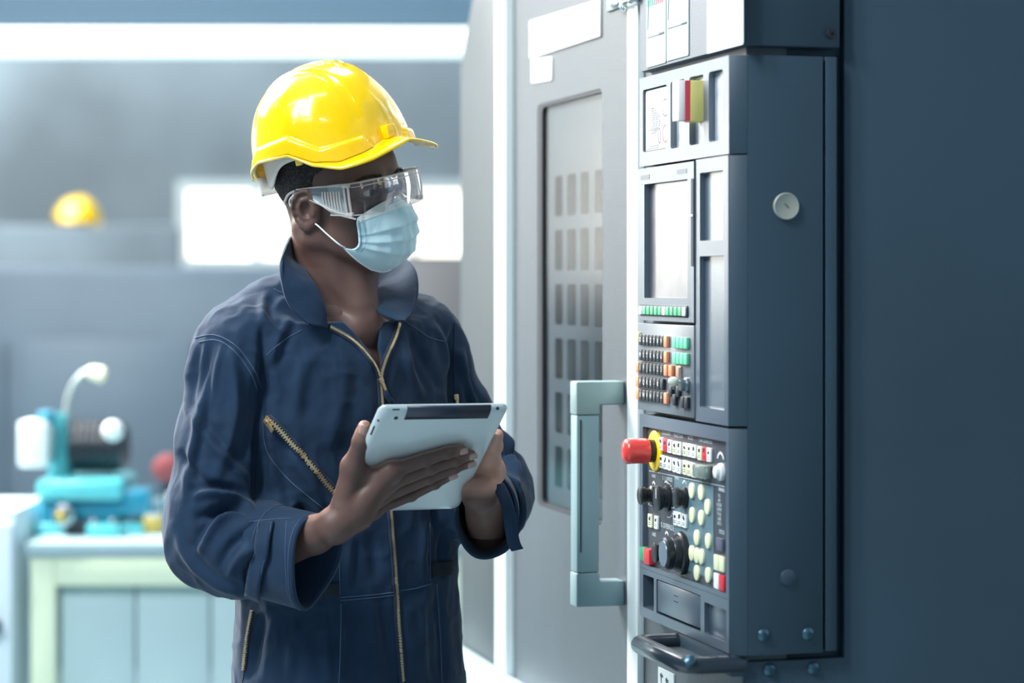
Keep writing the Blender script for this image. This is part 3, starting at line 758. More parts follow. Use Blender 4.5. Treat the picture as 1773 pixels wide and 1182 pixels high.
# rectangular buttons
def bt(px, py, w_, h_, m, d=0.004, c_=None):
    key = ('bt', round(w_, 1), round(h_, 1), m.name, d)
    if key not in BT: BT[key] = keymesh('button', w_*0.00082/0.33*1.0, h_*0.00079, d, m, 0.001)
    return inst('button', BT[key], O, (co, fyo(px), fzo(px, py)))
BT = {}
def yw(px, w_): return abs(fyo(px-w_/2)-fyo(px+w_/2))
def btn(name, px, py, w_, h_, m, d=0.0035, oval=False, lab=None):
    a_, hh_ = yw(px, w_), h_*0.00079*(fz(px, 100, co)-fz(px, 200, co))/0.079
    key = (round(a_, 4), round(hh_, 4), m.name, oval)
    if key not in BT:
        if oval:
            mb = MB(); mb.prism([(0, y_, z_) for y_, z_ in roundrect(-a_/2, -hh_/2, a_/2, hh_/2, a_*0.48)], (-d, 0, 0), 0.0006); me = mb.mesh(name); me.materials.append(m)
        else: me = keymesh(name, a_, hh_, d, m, 0.0008)
        BT[key] = me
    o = inst(name, BT[key], O, (co, fyo(px), fzo(px, py)))
    if lab: o['label'] = lab
    return o
ICO = MB(); rr_ = random.Random(11)
def icon(px, py, w_, h_, m=None):
    cy_, cz_ = fyo(px), fzo(px, py); a_ = yw(px, w_)*0.5; hh_ = h_*0.00079
    d = co-0.0037
    for k in range(2):
        u0 = -a_*0.45+a_*0.3*k; v0 = hh_*(0.02+0.12*rr_.random()); ICO.box((d-0.0002, cy_+u0, cz_+v0), (d, cy_+u0+a_*0.5, cz_+v0+hh_*0.16*(1+rr_.random())))
    for k in range(2): ICO.box((d-0.0002, cy_-a_*0.5, cz_-hh_*(0.16+0.14*k)), (d, cy_+a_*0.5, cz_-hh_*(0.12+0.14*k)))
def group(n, px0, px1, pyc0, pyc1, h_, mats_, ic=True):
    w_ = (px1-px0)/n
    for i in range(n):
        px = px0+w_*(i+0.5); py = pyc0+(pyc1-pyc0)*(i+0.5)/n
        btn('button', px, py, w_*0.84, h_, mats_[i]); 
        if ic: icon(px, py, w_, h_)
W3 = [M_wh]*3
group(3, 1143.5, 1166, 767, 773.5, 23, [M_wh, M_rd, M_wh]); group(2, 1167.5, 1182.5, 774, 777, 23, [M_cr, M_wh]); group(3, 1185, 1208.5, 777, 782, 23, [M_cr, M_wh, M_wh]); group(3, 1210.5, 1234.5, 783.5, 788, 24, [M_cr, M_rd, M_wh])
group(3, 1144.5, 1166, 797.5, 804, 23, W3); group(2, 1167.5, 1182.5, 804, 809, 24, [M_wh, M_wh]); group(3, 1185, 1208.5, 808, 815, 25, [M_cr, M_cr, M_wh])
group(3, 1168.5, 1191.5, 896, 902.5, 24, W3)
btn('button', 1128.5, 901, 6.6, 23, M_cr); btn('button', 1139, 904, 6, 23, M_wh); icon(1128.5, 901, 7, 23); icon(1139, 904, 6, 23)
ovals = [(1200.2, 849), (1216.3, 852), (1227.5, 877), (1200.5, 891), (1216.5, 896), (1209, 930), (1228.5, 936), (1200.2, 957), (1209, 961), (1217, 963), (1209, 991), (1228.5, 995)]
for px, py in ovals: btn('button', px, py, 8.6, 27, M_cr, oval=True)
btn('button', 1249, 942, 11, 22, mat('key_plum', (92, 92, 112), 0.3)); 
for px, py, m_ in ((1243.5, 973.5, M_cr), (1252.5, 976, M_cr), (1243.5, 1005.5, M_wh), (1252.8, 1009, M_rd)): btn('button', px, py, 8, 27, m_)
btn('button', 1118.5, 958, 9, 25, mat('key_emerald', (20, 160, 110), 0.4), 0.006, lab='green start button')
btn('button', 1129.0, 963, 10, 27, M_rd, 0.009, lab='red stop button')
add('button_icons', ICO, M_ink, O)
# clear key switch with white knob
kx = co
add('key_switch', MB().box((kx-0.012, fyo(1233), fzo(1225, 828)), (kx, fyo(1212), fzo(1225, 804)), 0.003), mat('smoked_clear', (150, 166, 160), 0.25, 0.5), O, label='grey metal key switch')
add('selector_knob', MB().lathe((kx, fyo(1250), fzo(1250, 817)), (-1, 0, 0), [(0, 0.0120), (0.004, 0.0115), (0.006, 0.009), (0.010, 0.008), (0.011, 0.006), (0.011, 0)], 22), mat('knob_pearl', (214, 218, 220), 0.25), O, label='pearl white selector knob')
# black knobs
def knob(px, py, r, h, lab, m=M_black):
    cy_, cz_ = fyo(px), fzo(px, py)
    k_ = add('knob', MB().lathe((co, cy_, cz_), (-1, 0, 0), [(0, r*1.05), (0.004, r*1.05), (0.006, r*0.8), (h*0.55, r*0.78), (h*0.62, r*0.92), (h*0.95, r), (h, r*0.86), (h, 0)], 26), m, O, label=lab)
    return k_
knob(1131, 857, 0.0135, 0.021, 'small black knob, nearest the white strip')
knob(1157, 862, 0.0180, 0.018, 'black override knob in the middle')
knob(1187, 861, 0.0150, 0.015, 'black range knob')
knob(1147, 956, 0.0140, 0.013, 'black axis knob behind the big dial')
add('pointer', MB().box((co-0.0185, fyo(1157)-0.001, fzo(1157, 862)), (co-0.0175, fyo(1157)+0.001, fzo(1157, 862)+0.014)), M_wh, O)
# emergency stop
E = thing('emergency_stop', 'red mushroom emergency stop button with yellow ring on the control panel', 'button', (co, fyo(1136), fzo(1136, 780)), frame='machine')
ey, ez = fy(1136, co), fz(1136, 780, co)
add('ring', MB().lathe((co, ey, ez), (-1, 0, 0), [(0, 0.029), (0.003, 0.029), (0.004, 0.0275), (0.004, 0.010)], 48), mat('stop_yellow', (250, 206, 0), 0.4), E, label='yellow backing ring')
add('collar', MB().lathe((co-0.004, ey, ez), (-1, 0, 0), [(0, 0.0165), (0.010, 0.0165), (0.012, 0.0150)], 36), M_black, E)
add('mushroom_head', MB().lathe((co-0.013, ey, ez), (-1, 0, 0), [(0, 0.0175), (0.002, 0.0184), (0.014, 0.0180), (0.022, 0.0182), (0.0295, 0.0186), (0.0325, 0.0176), (0.0350, 0.0150), (0.0365, 0.010), (0.0372, 0.005), (0.0375, 0.0)], 48), mat('stop_red', (206, 62, 58), 0.3, coat=0.4), E)
# big hand dial
H_ = thing('hand_dial', 'large black round dial with a grey cap low on the control panel', 'dial', (co, fyo(1182), fzo(1182, 957)), frame='machine')
hy_, hz_ = fyo(1183), fzo(1183, 957)
add('flange', MB().lathe((co, hy_, hz_), (-1, 0, 0), [(0, 0.0295), (0.003, 0.0300), (0.007, 0.0290), (0.009, 0.0265)], 48), M_black, H_)
add('dial_body', MB().lathe((co-0.009, hy_, hz_), (-1, 0, 0), [(0, 0.0235), (0.008, 0.0225), (0.0095, 0.0215), (0.011, 0.0225), (0.018, 0.0225), (0.0205, 0.0195)], 48), M_black, H_)
add('cap', MB().lathe((co-0.0290, hy_, hz_), (-1, 0, 0), [(0, 0.0185), (0.001, 0.0178), (0.001, 0)], 40), mat('cap_grey', (120, 136, 152), 0.25, 0.6), H_, label='grey metal cap')
# --- tray section under the field
zE0 = (fz(1111, 1063)+fz(1263, 1135))/2
ce_ = [1107.5, 1134, 1216, 1262]
oc = [(1113.4, 1132, 997, 1054), (1136.5, 1213, 1016, 1077), (1219.5, 1257.5, 1049, 1104)]
mb = MB(); oo = []
for k in range(3):
    p0, p1, t0, b0 = oc[k]; pm = (p0+p1)/2
    rc = (fy(p1), fz(pm, b0), fy(p0), fz(pm, t0)); oo.append(rc)
    ring(mb, (fy(ce_[k+1]), zE0, fy(ce_[k]), zU0-0.0004), rc, 0.002, CP, CP+PT)
G = add('lower_plate', mb, M_pan, K, label='plate with pocket, flap and blank')
add('pocket_floor', MB().box((CP+0.017, oo[0][0], oo[0][1]), (CP+0.019, oo[0][2], oo[0][3])), M_gap, G)
add('flap', MB().box((CP+0.001, oo[1][0]+0.0008, oo[1][1]+0.0025), (CP+0.012, oo[1][2]-0.0008, oo[1][3]-0.0012), 0.002), M_pan, G, label='hinged cover flap')
yf_ = (oo[1][0]+oo[1][2])/2; zf_ = oo[1][1]*0.3+oo[1][3]*0.7
add('flap_mark', MB().box((CP+0.0006, yf_+0.002, zf_), (CP+0.001, yf_+0.02, zf_+0.001)).box((CP+0.0006, yf_+0.002, zf_-0.008), (CP+0.001, yf_+0.02, zf_-0.007)), M_gap, G)
add('blank_cover', MB().box((CP+0.006, oo[2][0]+0.0006, oo[2][1]+0.0006), (CP+0.015, oo[2][2]-0.0006, oo[2][3]-0.0006), 0.001), M_pan, G)

# ------------------------------------------------------------------ screws, lock disc on the near side
M_scr = mat('screw_steel', (70, 100, 116), 0.3, 0.7)
SCR = MB().lathe((0, 0, 0), (0, -1, 0), [(0, 0.0085), (0.002, 0.0085), (0.0045, 0.0060), (0.0055, 0.0035), (0.0035, 0.0033), (0.0035, 0)], 20).mesh('screw_head'); SCR.materials.append(M_scr)
for px, py, nm in ((1322, 1099, 'left screw low on the control panel side'), (1399, 1097, 'right screw low on the control panel side'),
                   (1338, 1161, 'left screw in the strip under the control panel'), (1414, 1158.5, 'right screw in the strip under the control panel')):
    x_, y_, z_ = SD(px, py, B0)
    if py > 1140: y_ = B0+0.012
    t = thing('screw', 'small domed steel '+nm, 'screw', (x_, y_, z_), 'domed screws on the near side', 'machine')
    inst('screw_head', SCR, t, (x_, y_, z_))
x_, y_, z_ = SD(1439, 59, B0)
t = thing('screw', 'dark flat-headed screw at the corner of the upper cabinet side', 'screw', (x_, y_, z_), frame='machine')
add('screw_head', MB().lathe((x_, y_, z_), (0, -1, 0), [(0, 0.0068), (0.004, 0.0062), (0.004, 0.002), (0.002, 0.002), (0.002, 0)], 20), M_gap, t)
x_, y_, z_ = SD(1365, 1000, B0)
t = thing('plug', 'round dark blind plug on the control panel side above the screws', 'plug', (x_, y_, z_), frame='machine')
add('plug_cap', MB().lathe((x_, y_, z_), (0, -1, 0), [(0, 0.0115), (0.003, 0.0105), (0.0045, 0.006), (0.0050, 0)], 28), M_side, t)
x_, y_, z_ = SD(1360.5, 357, B0)
t = thing('lock_disc', 'round cream disc with a small slot on the control panel side', 'lock', (x_, y_, z_), frame='machine')
ds = add('disc', MB().lathe((x_, y_, z_), (0, -1, 0), [(0, 0.0178), (0.003, 0.0178), (0.0042, 0.0166), (0.0036, 0.0155), (0.0036, 0)], 44), mat('disc_cream', (150, 154, 144), 0.42), t)
add('slot', MB().prism([(x_-0.0035, y_-0.0036, z_+0.0028), (x_-0.0022, y_-0.0036, z_+0.0040), (x_+0.0035, y_-0.0036, z_-0.0018), (x_+0.0022, y_-0.0036, z_-0.0030)], (0, -0.0004, 0)), mat('slot_dark', (80, 84, 80), 0.5), ds)

# ------------------------------------------------------------------ pull bar below the control panel
hb_ = thing('pull_bar', 'black U-shaped pull bar standing out below the control panel', 'handle', (CP, fy(1180), fz(1180, 1150)), frame='machine')
xo = CP-0.058; zz_ = fz(1200, 1150, xo)
yn_ = FR(1188, 0, xo)[1]; yf2 = FR(1102, 0, xo)[1]
zb_ = fz(1197, 1157, xo); 
pts = [(CMF-0.002, yn_, zb_), (xo+0.02, yn_, zb_), (xo+0.006, yn_+0.003, zb_), (xo, yn_+0.014, zb_), (xo, yf2-0.014, zb_), (xo+0.006, yf2-0.003, zb_), (xo+0.02, yf2, zb_), (CMF-0.002, yf2, zb_)]
add('bar', MB().tube(pts, [0.0115]*3+[0.0125]*2+[0.0115]*3, 18), mat('bar_black', (36, 46, 56), 0.28, coat=0.3), hb_)
add('bolt_cap', MB().lathe((xo+0.004, yn_-0.004, zb_+0.004), (-0.3, -0.75, 0.6), [(0.004, 0.0085), (0.010, 0.0075), (0.012, 0.004), (0.012, 0)], 20), M_scr, hb_, label='shiny steel end cap')
add('mount_plate', MB().box((CP+0.002, B1-0.004, zb_-0.016), (CMF+0.003, yf2+0.02, zb_+0.013), 0.002), M_side, hb_)
add('inner_web', MB().box((xo+0.008, yn_+0.006, zb_-0.010), (CMF, yf2-0.006, zb_-0.006)), M_door, hb_)
# sticker on the machine front below
st = thing('instruction_sticker', 'white printed sticker on the machine front below the pull bar', 'sticker', (CMF, fy(1150, CMF), fz(1150, 1175, CMF)), frame='machine')
y0_, y1_ = fy(1137, CMF), fy(1164, CMF); zt_ = fz(1137, 1154, CMF)
add('sheet', MB().box((CMF+0.002, y1_, zt_-0.11), (CMF+0.004, y0_, zt_)), M_pap, st)
ic = MB()
for i, (a_, b_) in enumerate(((0.15, 0.04), (0.5, 0.07), (0.2, 0.2), (0.62, 0.3), (0.15, 0.36), (0.5, 0.5))):
    yy_ = y0_-(y0_-y1_)*a_; zz_ = zt_-0.11*b_
    ic.box((CMF+0.0015, yy_-0.012, zz_-0.008), (CMF+0.002, yy_, zz_-0.004)); ic.box((CMF+0.0015, yy_-0.006, zz_-0.016), (CMF+0.002, yy_-0.003, zz_-0.002))
add('printed_marks', ic, M_ink, st)

# ================================================================== implicit surfaces for bodies and cloth
def smin(a, b, k):
    h = np.clip(0.5+0.5*(b-a)/k, 0, 1); return b+(a-b)*h-k*h*(1-h)
def smax(a, b, k): return -smin(-a, -b, k)
class SDF:
    def __init__(s, lo, hi, h):
        s.lo = np.array(lo, float); s.h = h
        s.n = [int(math.ceil((hi[i]-lo[i])/h))+1 for i in range(3)]
        s.ax = [(lo[i]+h*np.arange(s.n[i])).astype(np.float32) for i in range(3)]
        s.F = np.full(s.n, 0.5, np.float32)
    def reg(s, lo, hi):
        sl = []
        for i in range(3):
            a = int(np.clip(math.floor((lo[i]-s.lo[i])/s.h), 0, s.n[i]-1)); b = int(np.clip(math.ceil((hi[i]-s.lo[i])/s.h)+1, a+1, s.n[i]))
            sl.append(slice(a, b))
        sl = tuple(sl)
        X = s.ax[0][sl[0]][:, None, None]; Y = s.ax[1][sl[1]][None, :, None]; Z = s.ax[2][sl[2]][None, None, :]
        return sl, X, Y, Z
    def op(s, fn, lo, hi, k, sub=False):
        m = k+3*s.h
        sl, X, Y, Z = s.reg([v-m for v in lo], [v+m for v in hi])
        d = fn(X, Y, Z).astype(np.float32)
        s.F[sl] = smax(s.F[sl], -d, k) if sub else smin(s.F[sl], d, k)
    def cap(s, a, b, ra, rb, k=0.01, sub=False, sq=None):
        a = np.array(a, float); b = np.array(b, float); ab = b-a; L2 = max(float(ab@ab), 1e-9)
        r = max(ra, rb); lo = np.minimum(a, b)-r; hi = np.maximum(a, b)+r
        def fn(X, Y, Z):
            px, py, pz = X-a[0], Y-a[1], Z-a[2]
            t = np.clip((px*ab[0]+py*ab[1]+pz*ab[2])/L2, 0, 1)
            dx, dy, dz = px-t*ab[0], py-t*ab[1], pz-t*ab[2]
            d2 = dx*dx+dy*dy+dz*dz
            if sq is not None:        # flatten along a direction: sq = (unit vector, factor > 1)
                n, q = sq; c = dx*n[0]+dy*n[1]+dz*n[2]; d2 = d2+c*c*(q*q-1)
            return np.sqrt(d2)-(ra+t*(rb-ra))
        s.op(fn, lo, hi, k, sub)
    def chain(s, pts, rad, k=0.01, sub=False, sq=None):
        for i in range(len(pts)-1): s.cap(pts[i], pts[i+1], rad[i], rad[i+1], k, sub, sq)
    def ell(s, c, r, k=0.01, R=None, sub=False):   # R: 3x3, rows are the ellipsoid's own axes
        c = np.array(c, float); r = np.array(r, float); m = float(max(r))
        def fn(X, Y, Z):
            x, y, z = X-c[0], Y-c[1], Z-c[2]
            if R is not None: x, y, z = (R[i][0]*x+R[i][1]*y+R[i][2]*z for i in range(3))
            k0 = np.sqrt((x/r[0])**2+(y/r[1])**2+(z/r[2])**2); k1 = np.sqrt((x/r[0]**2)**2+(y/r[1]**2)**2+(z/r[2]**2)**2)
            return k0*(k0-1)/np.maximum(k1, 1e-6)
        s.op(fn, c-m, c+m, k, sub)
    def mesh(s):
        F = s.F; nx, ny, nz = F.shape
        S = F < 0
        c = [(i, j, k) for i in (0, 1) for j in (0, 1) for k in (0, 1)]
        cnt = np.zeros((nx-1, ny-1, nz-1), np.int8)
        for i, j, k in c: cnt += S[i:nx-1+i, j:ny-1+j, k:nz-1+k]
        act = (cnt > 0) & (cnt < 8)
        I, J, K = np.nonzero(act); n = len(I)
        idx = np.full(act.shape, -1, np.int32); idx[I, J, K] = np.arange(n)
        P_ = np.zeros((n, 3)); W_ = np.zeros(n)
        val = {q: F[I+q[0], J+q[1], K+q[2]].astype(float) for q in c}
        for a in c:
            for d in range(3):
                if a[d]: continue
                b = list(a); b[d] = 1; b = tuple(b)
                va, vb = val[a], val[b]; m = (va < 0) != (vb < 0)
                t = np.where(m, va/np.where(m, va-vb, 1), 0)
                q = np.array(a, float)[None, :]+t[:, None]*(np.array(b)-np.array(a))[None, :]
                P_ += q*m[:, None]; W_ += m
        P_ /= W_[:, None]
        V = s.lo+s.h*(P_+np.stack([I, J, K], 1))
        quads = []
        for d in range(3):
            o = [(1, 2), (2, 0), (0, 1)][d]
            A = [slice(None)]*3; B = [slice(None)]*3; A[d] = slice(0, -1); B[d] = slice(1, None)
            ch = S[tuple(A)] != S[tuple(B)]
            E = np.array(np.nonzero(ch)).T
            ok = np.all(E >= np.array([1 if t_ in o else 0 for t_ in range(3)]), axis=1) & np.all(E < np.array([F.shape[t_]-1 for t_ in range(3)]), axis=1)
            E = E[ok]
            if not len(E): continue
            ins = S[E[:, 0], E[:, 1], E[:, 2]]
            u = np.zeros(3, int); u[o[0]] = 1; v = np.zeros(3, int); v[o[1]] = 1
            q = [E-u-v, E-v, E, E-u]
            q = np.stack([idx[e[:, 0], e[:, 1], e[:, 2]] for e in q], 1)
            q = np.where(ins[:, None], q, q[:, ::-1])
            quads.append(q)
        return V, np.concatenate(quads)
def vnormals(V, F):
    n = np.zeros_like(V); a, b, c, d = (V[F[:, i]] for i in range(4))
    fn = np.cross(c-a, d-b)
    for i in range(4): np.add.at(n, F[:, i], fn)
    return n/np.maximum(np.linalg.norm(n, axis=1), 1e-12)[:, None]
def smooth_v(V, F, it=2, lam=0.5):
    e = np.concatenate([F[:, [0, 1]], F[:, [1, 2]], F[:, [2, 3]], F[:, [3, 0]]])
    deg = np.zeros(len(V)); np.add.at(deg, e[:, 0], 1); np.add.at(deg, e[:, 1], 1)
    for _ in range(it):
        s_ = np.zeros_like(V)
        for k in range(3):
            s_[:, k] = np.bincount(e[:, 0], V[e[:, 1], k], len(V))+np.bincount(e[:, 1], V[e[:, 0], k], len(V))
        V = V+lam*(s_/np.maximum(deg, 1)[:, None]-V)
    return V
_tab = np.random.default_rng(3).random((32, 32, 32)).astype(np.float32)
def vnoise(Pn, f):
    q = Pn*f; i = np.floor(q).astype(int); t = q-i; t = t*t*(3-2*t); i &= 31; j = (i+1) & 31
    r = 0
    for a in (0, 1):
        for b in (0, 1):
            for c in (0, 1):
                w_ = (t[:, 0] if a else 1-t[:, 0])*(t[:, 1] if b else 1-t[:, 1])*(t[:, 2] if c else 1-t[:, 2])
                r = r+w_*_tab[(j if a else i)[:, 0], (j if b else i)[:, 1], (j if c else i)[:, 2]]
    return r-0.5
def quads_mesh(name, V, F, off=(0, 0, 0)):
    me = bpy.data.meshes.new(name); V = V-np.array(off); nf = len(F)
    me.vertices.add(len(V)); me.vertices.foreach_set('co', V.astype(np.float32).ravel())
    me.loops.add(nf*4); me.loops.foreach_set('vertex_index', F.astype(np.int32).ravel())
    me.polygons.add(nf); me.polygons.foreach_set('loop_start', np.arange(0, nf*4, 4, dtype=np.int32))
    me.update(calc_edges=True); me.validate()
    me.polygons.foreach_set('use_smooth', [True]*len(me.polygons))
    return me
def catmull(pts, n):
    pts = np.array(pts, float); m = len(pts); out = []
    for t in np.linspace(0, m-1, n):
        i = min(int(t), m-2); u = t-i
        p0, p1, p2, p3 = pts[max(i-1, 0)], pts[i], pts[i+1], pts[min(i+2, m-1)]
        out.append(0.5*((2*p1)+(-p0+p2)*u+(2*p0-5*p1+4*p2-p3)*u*u+(-p0+3*p1-3*p2+p3)*u**3))
    return np.array(out)

# ================================================================== THE WORKER: frames
PSI = math.radians(50); ROLL = math.radians(11)
HC = Vector((-0.2475, 3.50, 1.663))
# head frame: x to the person's right, y forward, z up; then tilted sideways
HM = Matrix.Translation(HC) @ Matrix.Rotation(PSI+PI, 4, 'Z') @ Matrix.Rotation(ROLL, 4, 'Y')
HR = np.array(HM.to_3x3()); HCn = np.array(HC)
def hw(a, f, z): return HM @ Vector((a, f, z))          # head frame -> world
def hwn(v): return np.asarray(v) @ HR.T + HCn
def n3(v): return np.array([v[0], v[1], v[2]])

person = thing('person', 'person in navy coverall, yellow hard hat, clear glasses and face mask holding a tablet', 'person', (-0.245, 3.55, 0.0))

# ------------------------------------------------------------------ head and neck
hs = SDF((-0.375, 3.365, 1.30), (-0.085, 3.65, 1.80), 0.0019)
def hell(c, r, k, sub=False, rot=None):
    R = HR.T
    if rot is not None: R = rot @ R
    hs.ell(n3(hw(*c)), r, k, R, sub)
def hcap(a, b, ra, rb, k=0.006, sub=False): hs.cap(n3(hw(*a)), n3(hw(*b)), ra, rb, k, sub)
def rotx(d):
    d = math.radians(d); return np.array([[1, 0, 0], [0, math.cos(d), math.sin(d)], [0, -math.sin(d), math.cos(d)]])
def rotz(d):
    d = math.radians(d); return np.array([[math.cos(d), math.sin(d), 0], [-math.sin(d), math.cos(d), 0], [0, 0, 1]])
hell((0, -0.012, 0.035), (0.076, 0.096, 0.083), 0.01)            # cranium
hell((0, 0.030, 0.020), (0.062, 0.062, 0.060), 0.02)             # forehead
hell((0, 0.038, -0.040), (0.056, 0.046, 0.060), 0.02)            # face mass
hell((0, 0.058, -0.092), (0.026, 0.022, 0.018), 0.022)           # chin
for s_ in (1, -1):
    hcap((s_*0.058, -0.004, -0.058), (s_*0.020, 0.060, -0.096), 0.016, 0.015, 0.022)   # jaw line
    hcap((s_*0.060, -0.002, -0.020), (s_*0.058, -0.004, -0.058), 0.014, 0.015, 0.02)
    hell((s_*0.042, 0.058, -0.026), (0.019, 0.018, 0.013), 0.018)   # cheekbone
    hcap((s_*0.012, 0.087, 0.016), (s_*0.044, 0.072, 0.014), 0.008, 0.007, 0.012)     # brow ridge
    hell((s_*0.030, 0.094, -0.003), (0.015, 0.010, 0.010), 0.010, sub=True)          # socket
    hell((s_*0.031, 0.0735, -0.0015), (0.0145, 0.0135, 0.0125), 0.004)               # closed-lid volume
    hell((s_*0.0315, 0.0890, -0.0010), (0.0135, 0.0100, 0.0042), 0.0015, sub=True)      # lid opening
    hcap((s_*0.018, 0.0840, 0.0022), (s_*0.031, 0.0885, 0.0065), 0.0016, 0.0020, 0.002); hcap((s_*0.031, 0.0885, 0.0065), (s_*0.044, 0.0810, 0.0025), 0.0020, 0.0016, 0.002)
    hcap((s_*0.019, 0.0830, -0.0050), (s_*0.032, 0.0855, -0.0080), 0.0014, 0.0018, 0.003); hcap((s_*0.032, 0.0855, -0.0080), (s_*0.044, 0.0790, -0.0040), 0.0018, 0.0014, 0.003)
    hcap((s_*0.016, 0.089, -0.014), (s_*0.038, 0.077, -0.020), 0.0035, 0.0035, 0.008)   # under-eye fullness
hcap((0, 0.086, 0.004), (0, 0.108, -0.036), 0.0085, 0.0115, 0.010)   # nose
for s_ in (1, -1): hell((s_*0.013, 0.098, -0.040), (0.009, 0.010, 0.008), 0.006)
hell((0, 0.082, -0.062), (0.026, 0.016, 0.013), 0.012)           # lips mass
# ears
def ear(s_):
    def E(u, v, o):   # u forward, v up, o outward; the back edge of the ear stands away from the head
        return (s_*(0.0735+o+0.42*(0.016-u)*0.9), 0.002+u*0.92+0.16*v, v-0.017)
    def cp(pts, r, k=0.003, sub=False):
        for p, q, r0, r1 in zip(pts[:-1], pts[1:], r[:-1], r[1:]): hcap(E(*p), E(*q), r0, r1, k, sub)
    for v, w0, w1 in ((0.021, -0.010, 0.009), (0.014, -0.014, 0.013), (0.006, -0.015, 0.014), (-0.002, -0.013, 0.014), (-0.010, -0.010, 0.013), (-0.018, -0.005, 0.012)):
        cp([(w0, v, -0.003), (w1, v, -0.005)], [0.0048, 0.0060], 0.006)       # filled shell
    helix = [(0.0135, 0.004, 0.001), (0.0150, 0.013, 0.001), (0.0125, 0.022, 0.0015), (0.0055, 0.0275, 0.002), (-0.0035, 0.0285, 0.002), (-0.0115, 0.0245, 0.002), (-0.0165, 0.0165, 0.002), (-0.0180, 0.007, 0.002), (-0.0160, -0.003, 0.0015), (-0.0120, -0.012, 0.001), (-0.0065, -0.020, 0.000)]
    cp(helix, [0.0026, 0.0030, 0.0032, 0.0033, 0.0034, 0.0035, 0.0036, 0.0036, 0.0035, 0.0034, 0.0040], 0.0025)
    cp([(-0.0050, -0.020, -0.001), (0.002, -0.0245, -0.0015), (0.0075, -0.0205, -0.002)], [0.0062, 0.0062, 0.0055], 0.006)      # lobe
    cp([(0.006, 0.018, 0.0015), (-0.003, 0.0150, 0.0022), (-0.0085, 0.006, 0.0022), (-0.0070, -0.004, 0.0020), (-0.0015, -0.0105, 0.0012), (0.005, -0.012, 0.0005)], [0.0020, 0.0026, 0.0028, 0.0028, 0.0028, 0.0024], 0.0025)  # antihelix
    cp([(0.0025, 0.0060, 0.0040), (0.0035, -0.0030, 0.0036)], [0.0072, 0.0062], 0.0025, True)   # concha
    cp([(-0.0125, 0.014, 0.0048), (-0.0135, 0.004, 0.0046), (-0.0095, -0.008, 0.0038)], [0.0022, 0.0024, 0.0020], 0.002, True)   # groove inside the rim
    cp([(0.0030, 0.0225, 0.0040), (-0.0050, 0.0215, 0.0042)], [0.0026, 0.0026], 0.002, True)
    cp([(0.0135, 0.000, 0.0005), (0.0130, -0.006, 0.0005)], [0.0042, 0.0042], 0.003)     # tragus
for s_ in (1, -1): ear(s_)
# neck, throat, chest in world space
nk = [(-0.266, 3.520, 1.625), (-0.262, 3.532, 1.55), (-0.262, 3.545, 1.47)]
hs.chain(nk, [0.056, 0.058, 0.066], 0.025)
m_ = n3(hw(0.058, -0.030, -0.045)); hs.cap(m_, (-0.215, 3.475, 1.478), 0.014, 0.010, 0.018)     # neck muscle, right
m_ = n3(hw(-0.055, -0.020, -0.045)); hs.cap(m_, (-0.200, 3.480, 1.478), 0.014, 0.010, 0.018)
hs.cap((-0.222, 3.487, 1.56), (-0.214, 3.478, 1.50), 0.016, 0.012, 0.02)       # throat
PT_ = math.radians(34); TR_ = np.array([-math.cos(PT_), -math.sin(PT_)]); TF_ = np.array([math.sin(PT_), -math.cos(PT_)])
TC = np.array([-0.262, 3.55])
def tw(a, f, z, c=None):
    c = TC if c is None else c; q = c+TR_*a+TF_*f; return (q[0], q[1], z)
hs.ell(tw(0, 0.004, 1.385), (0.155, 0.104, 0.105), 0.045, np.array([[TR_[0], TR_[1], 0], [TF_[0], TF_[1], 0], [0, 0, 1]]))
for s_ in (1, -1):
    hs.cap(tw(s_*0.014, 0.086, 1.458), tw(s_*0.12, 0.045, 1.475), 0.0065, 0.007, 0.03)   # collar bones
    hs.cap(tw(s_*0.02, 0.0, 1.48), tw(s_*0.09, -0.01, 1.44), 0.040, 0.030, 0.04)
hV, hF = hs.mesh(); hV = smooth_v(hV, hF, 2, 0.45)
# ------------------------------------------------------------------ tablet plane
tTL = np.array(P(660, 709, 3.20)); tTR = np.array(P(884, 706, 3.274)); tBR = np.array(P(785, 885, 3.437))
te1 = (tTR-tTL); tw_ = np.linalg.norm(te1); te1 /= tw_
te2 = (tBR-tTR); te2 -= te1*(te2@te1)*0.85; th_ = np.linalg.norm(te2); te2 /= th_; te2 -= te1*(te2@te1); te2 /= np.linalg.norm(te2)
tn = np.cross(te1, te2)
if tn[1] > 0: tn = -tn                       # back side, towards the lens
def on_tab(px, py, off=0.0):
    d = np.array([U(px), 1.0, WV(py)]); o = np.array([0, 0, 1.53]); p0 = tTL+tn*off
    t = ((p0-o)@tn)/(d@tn); return o+d*t
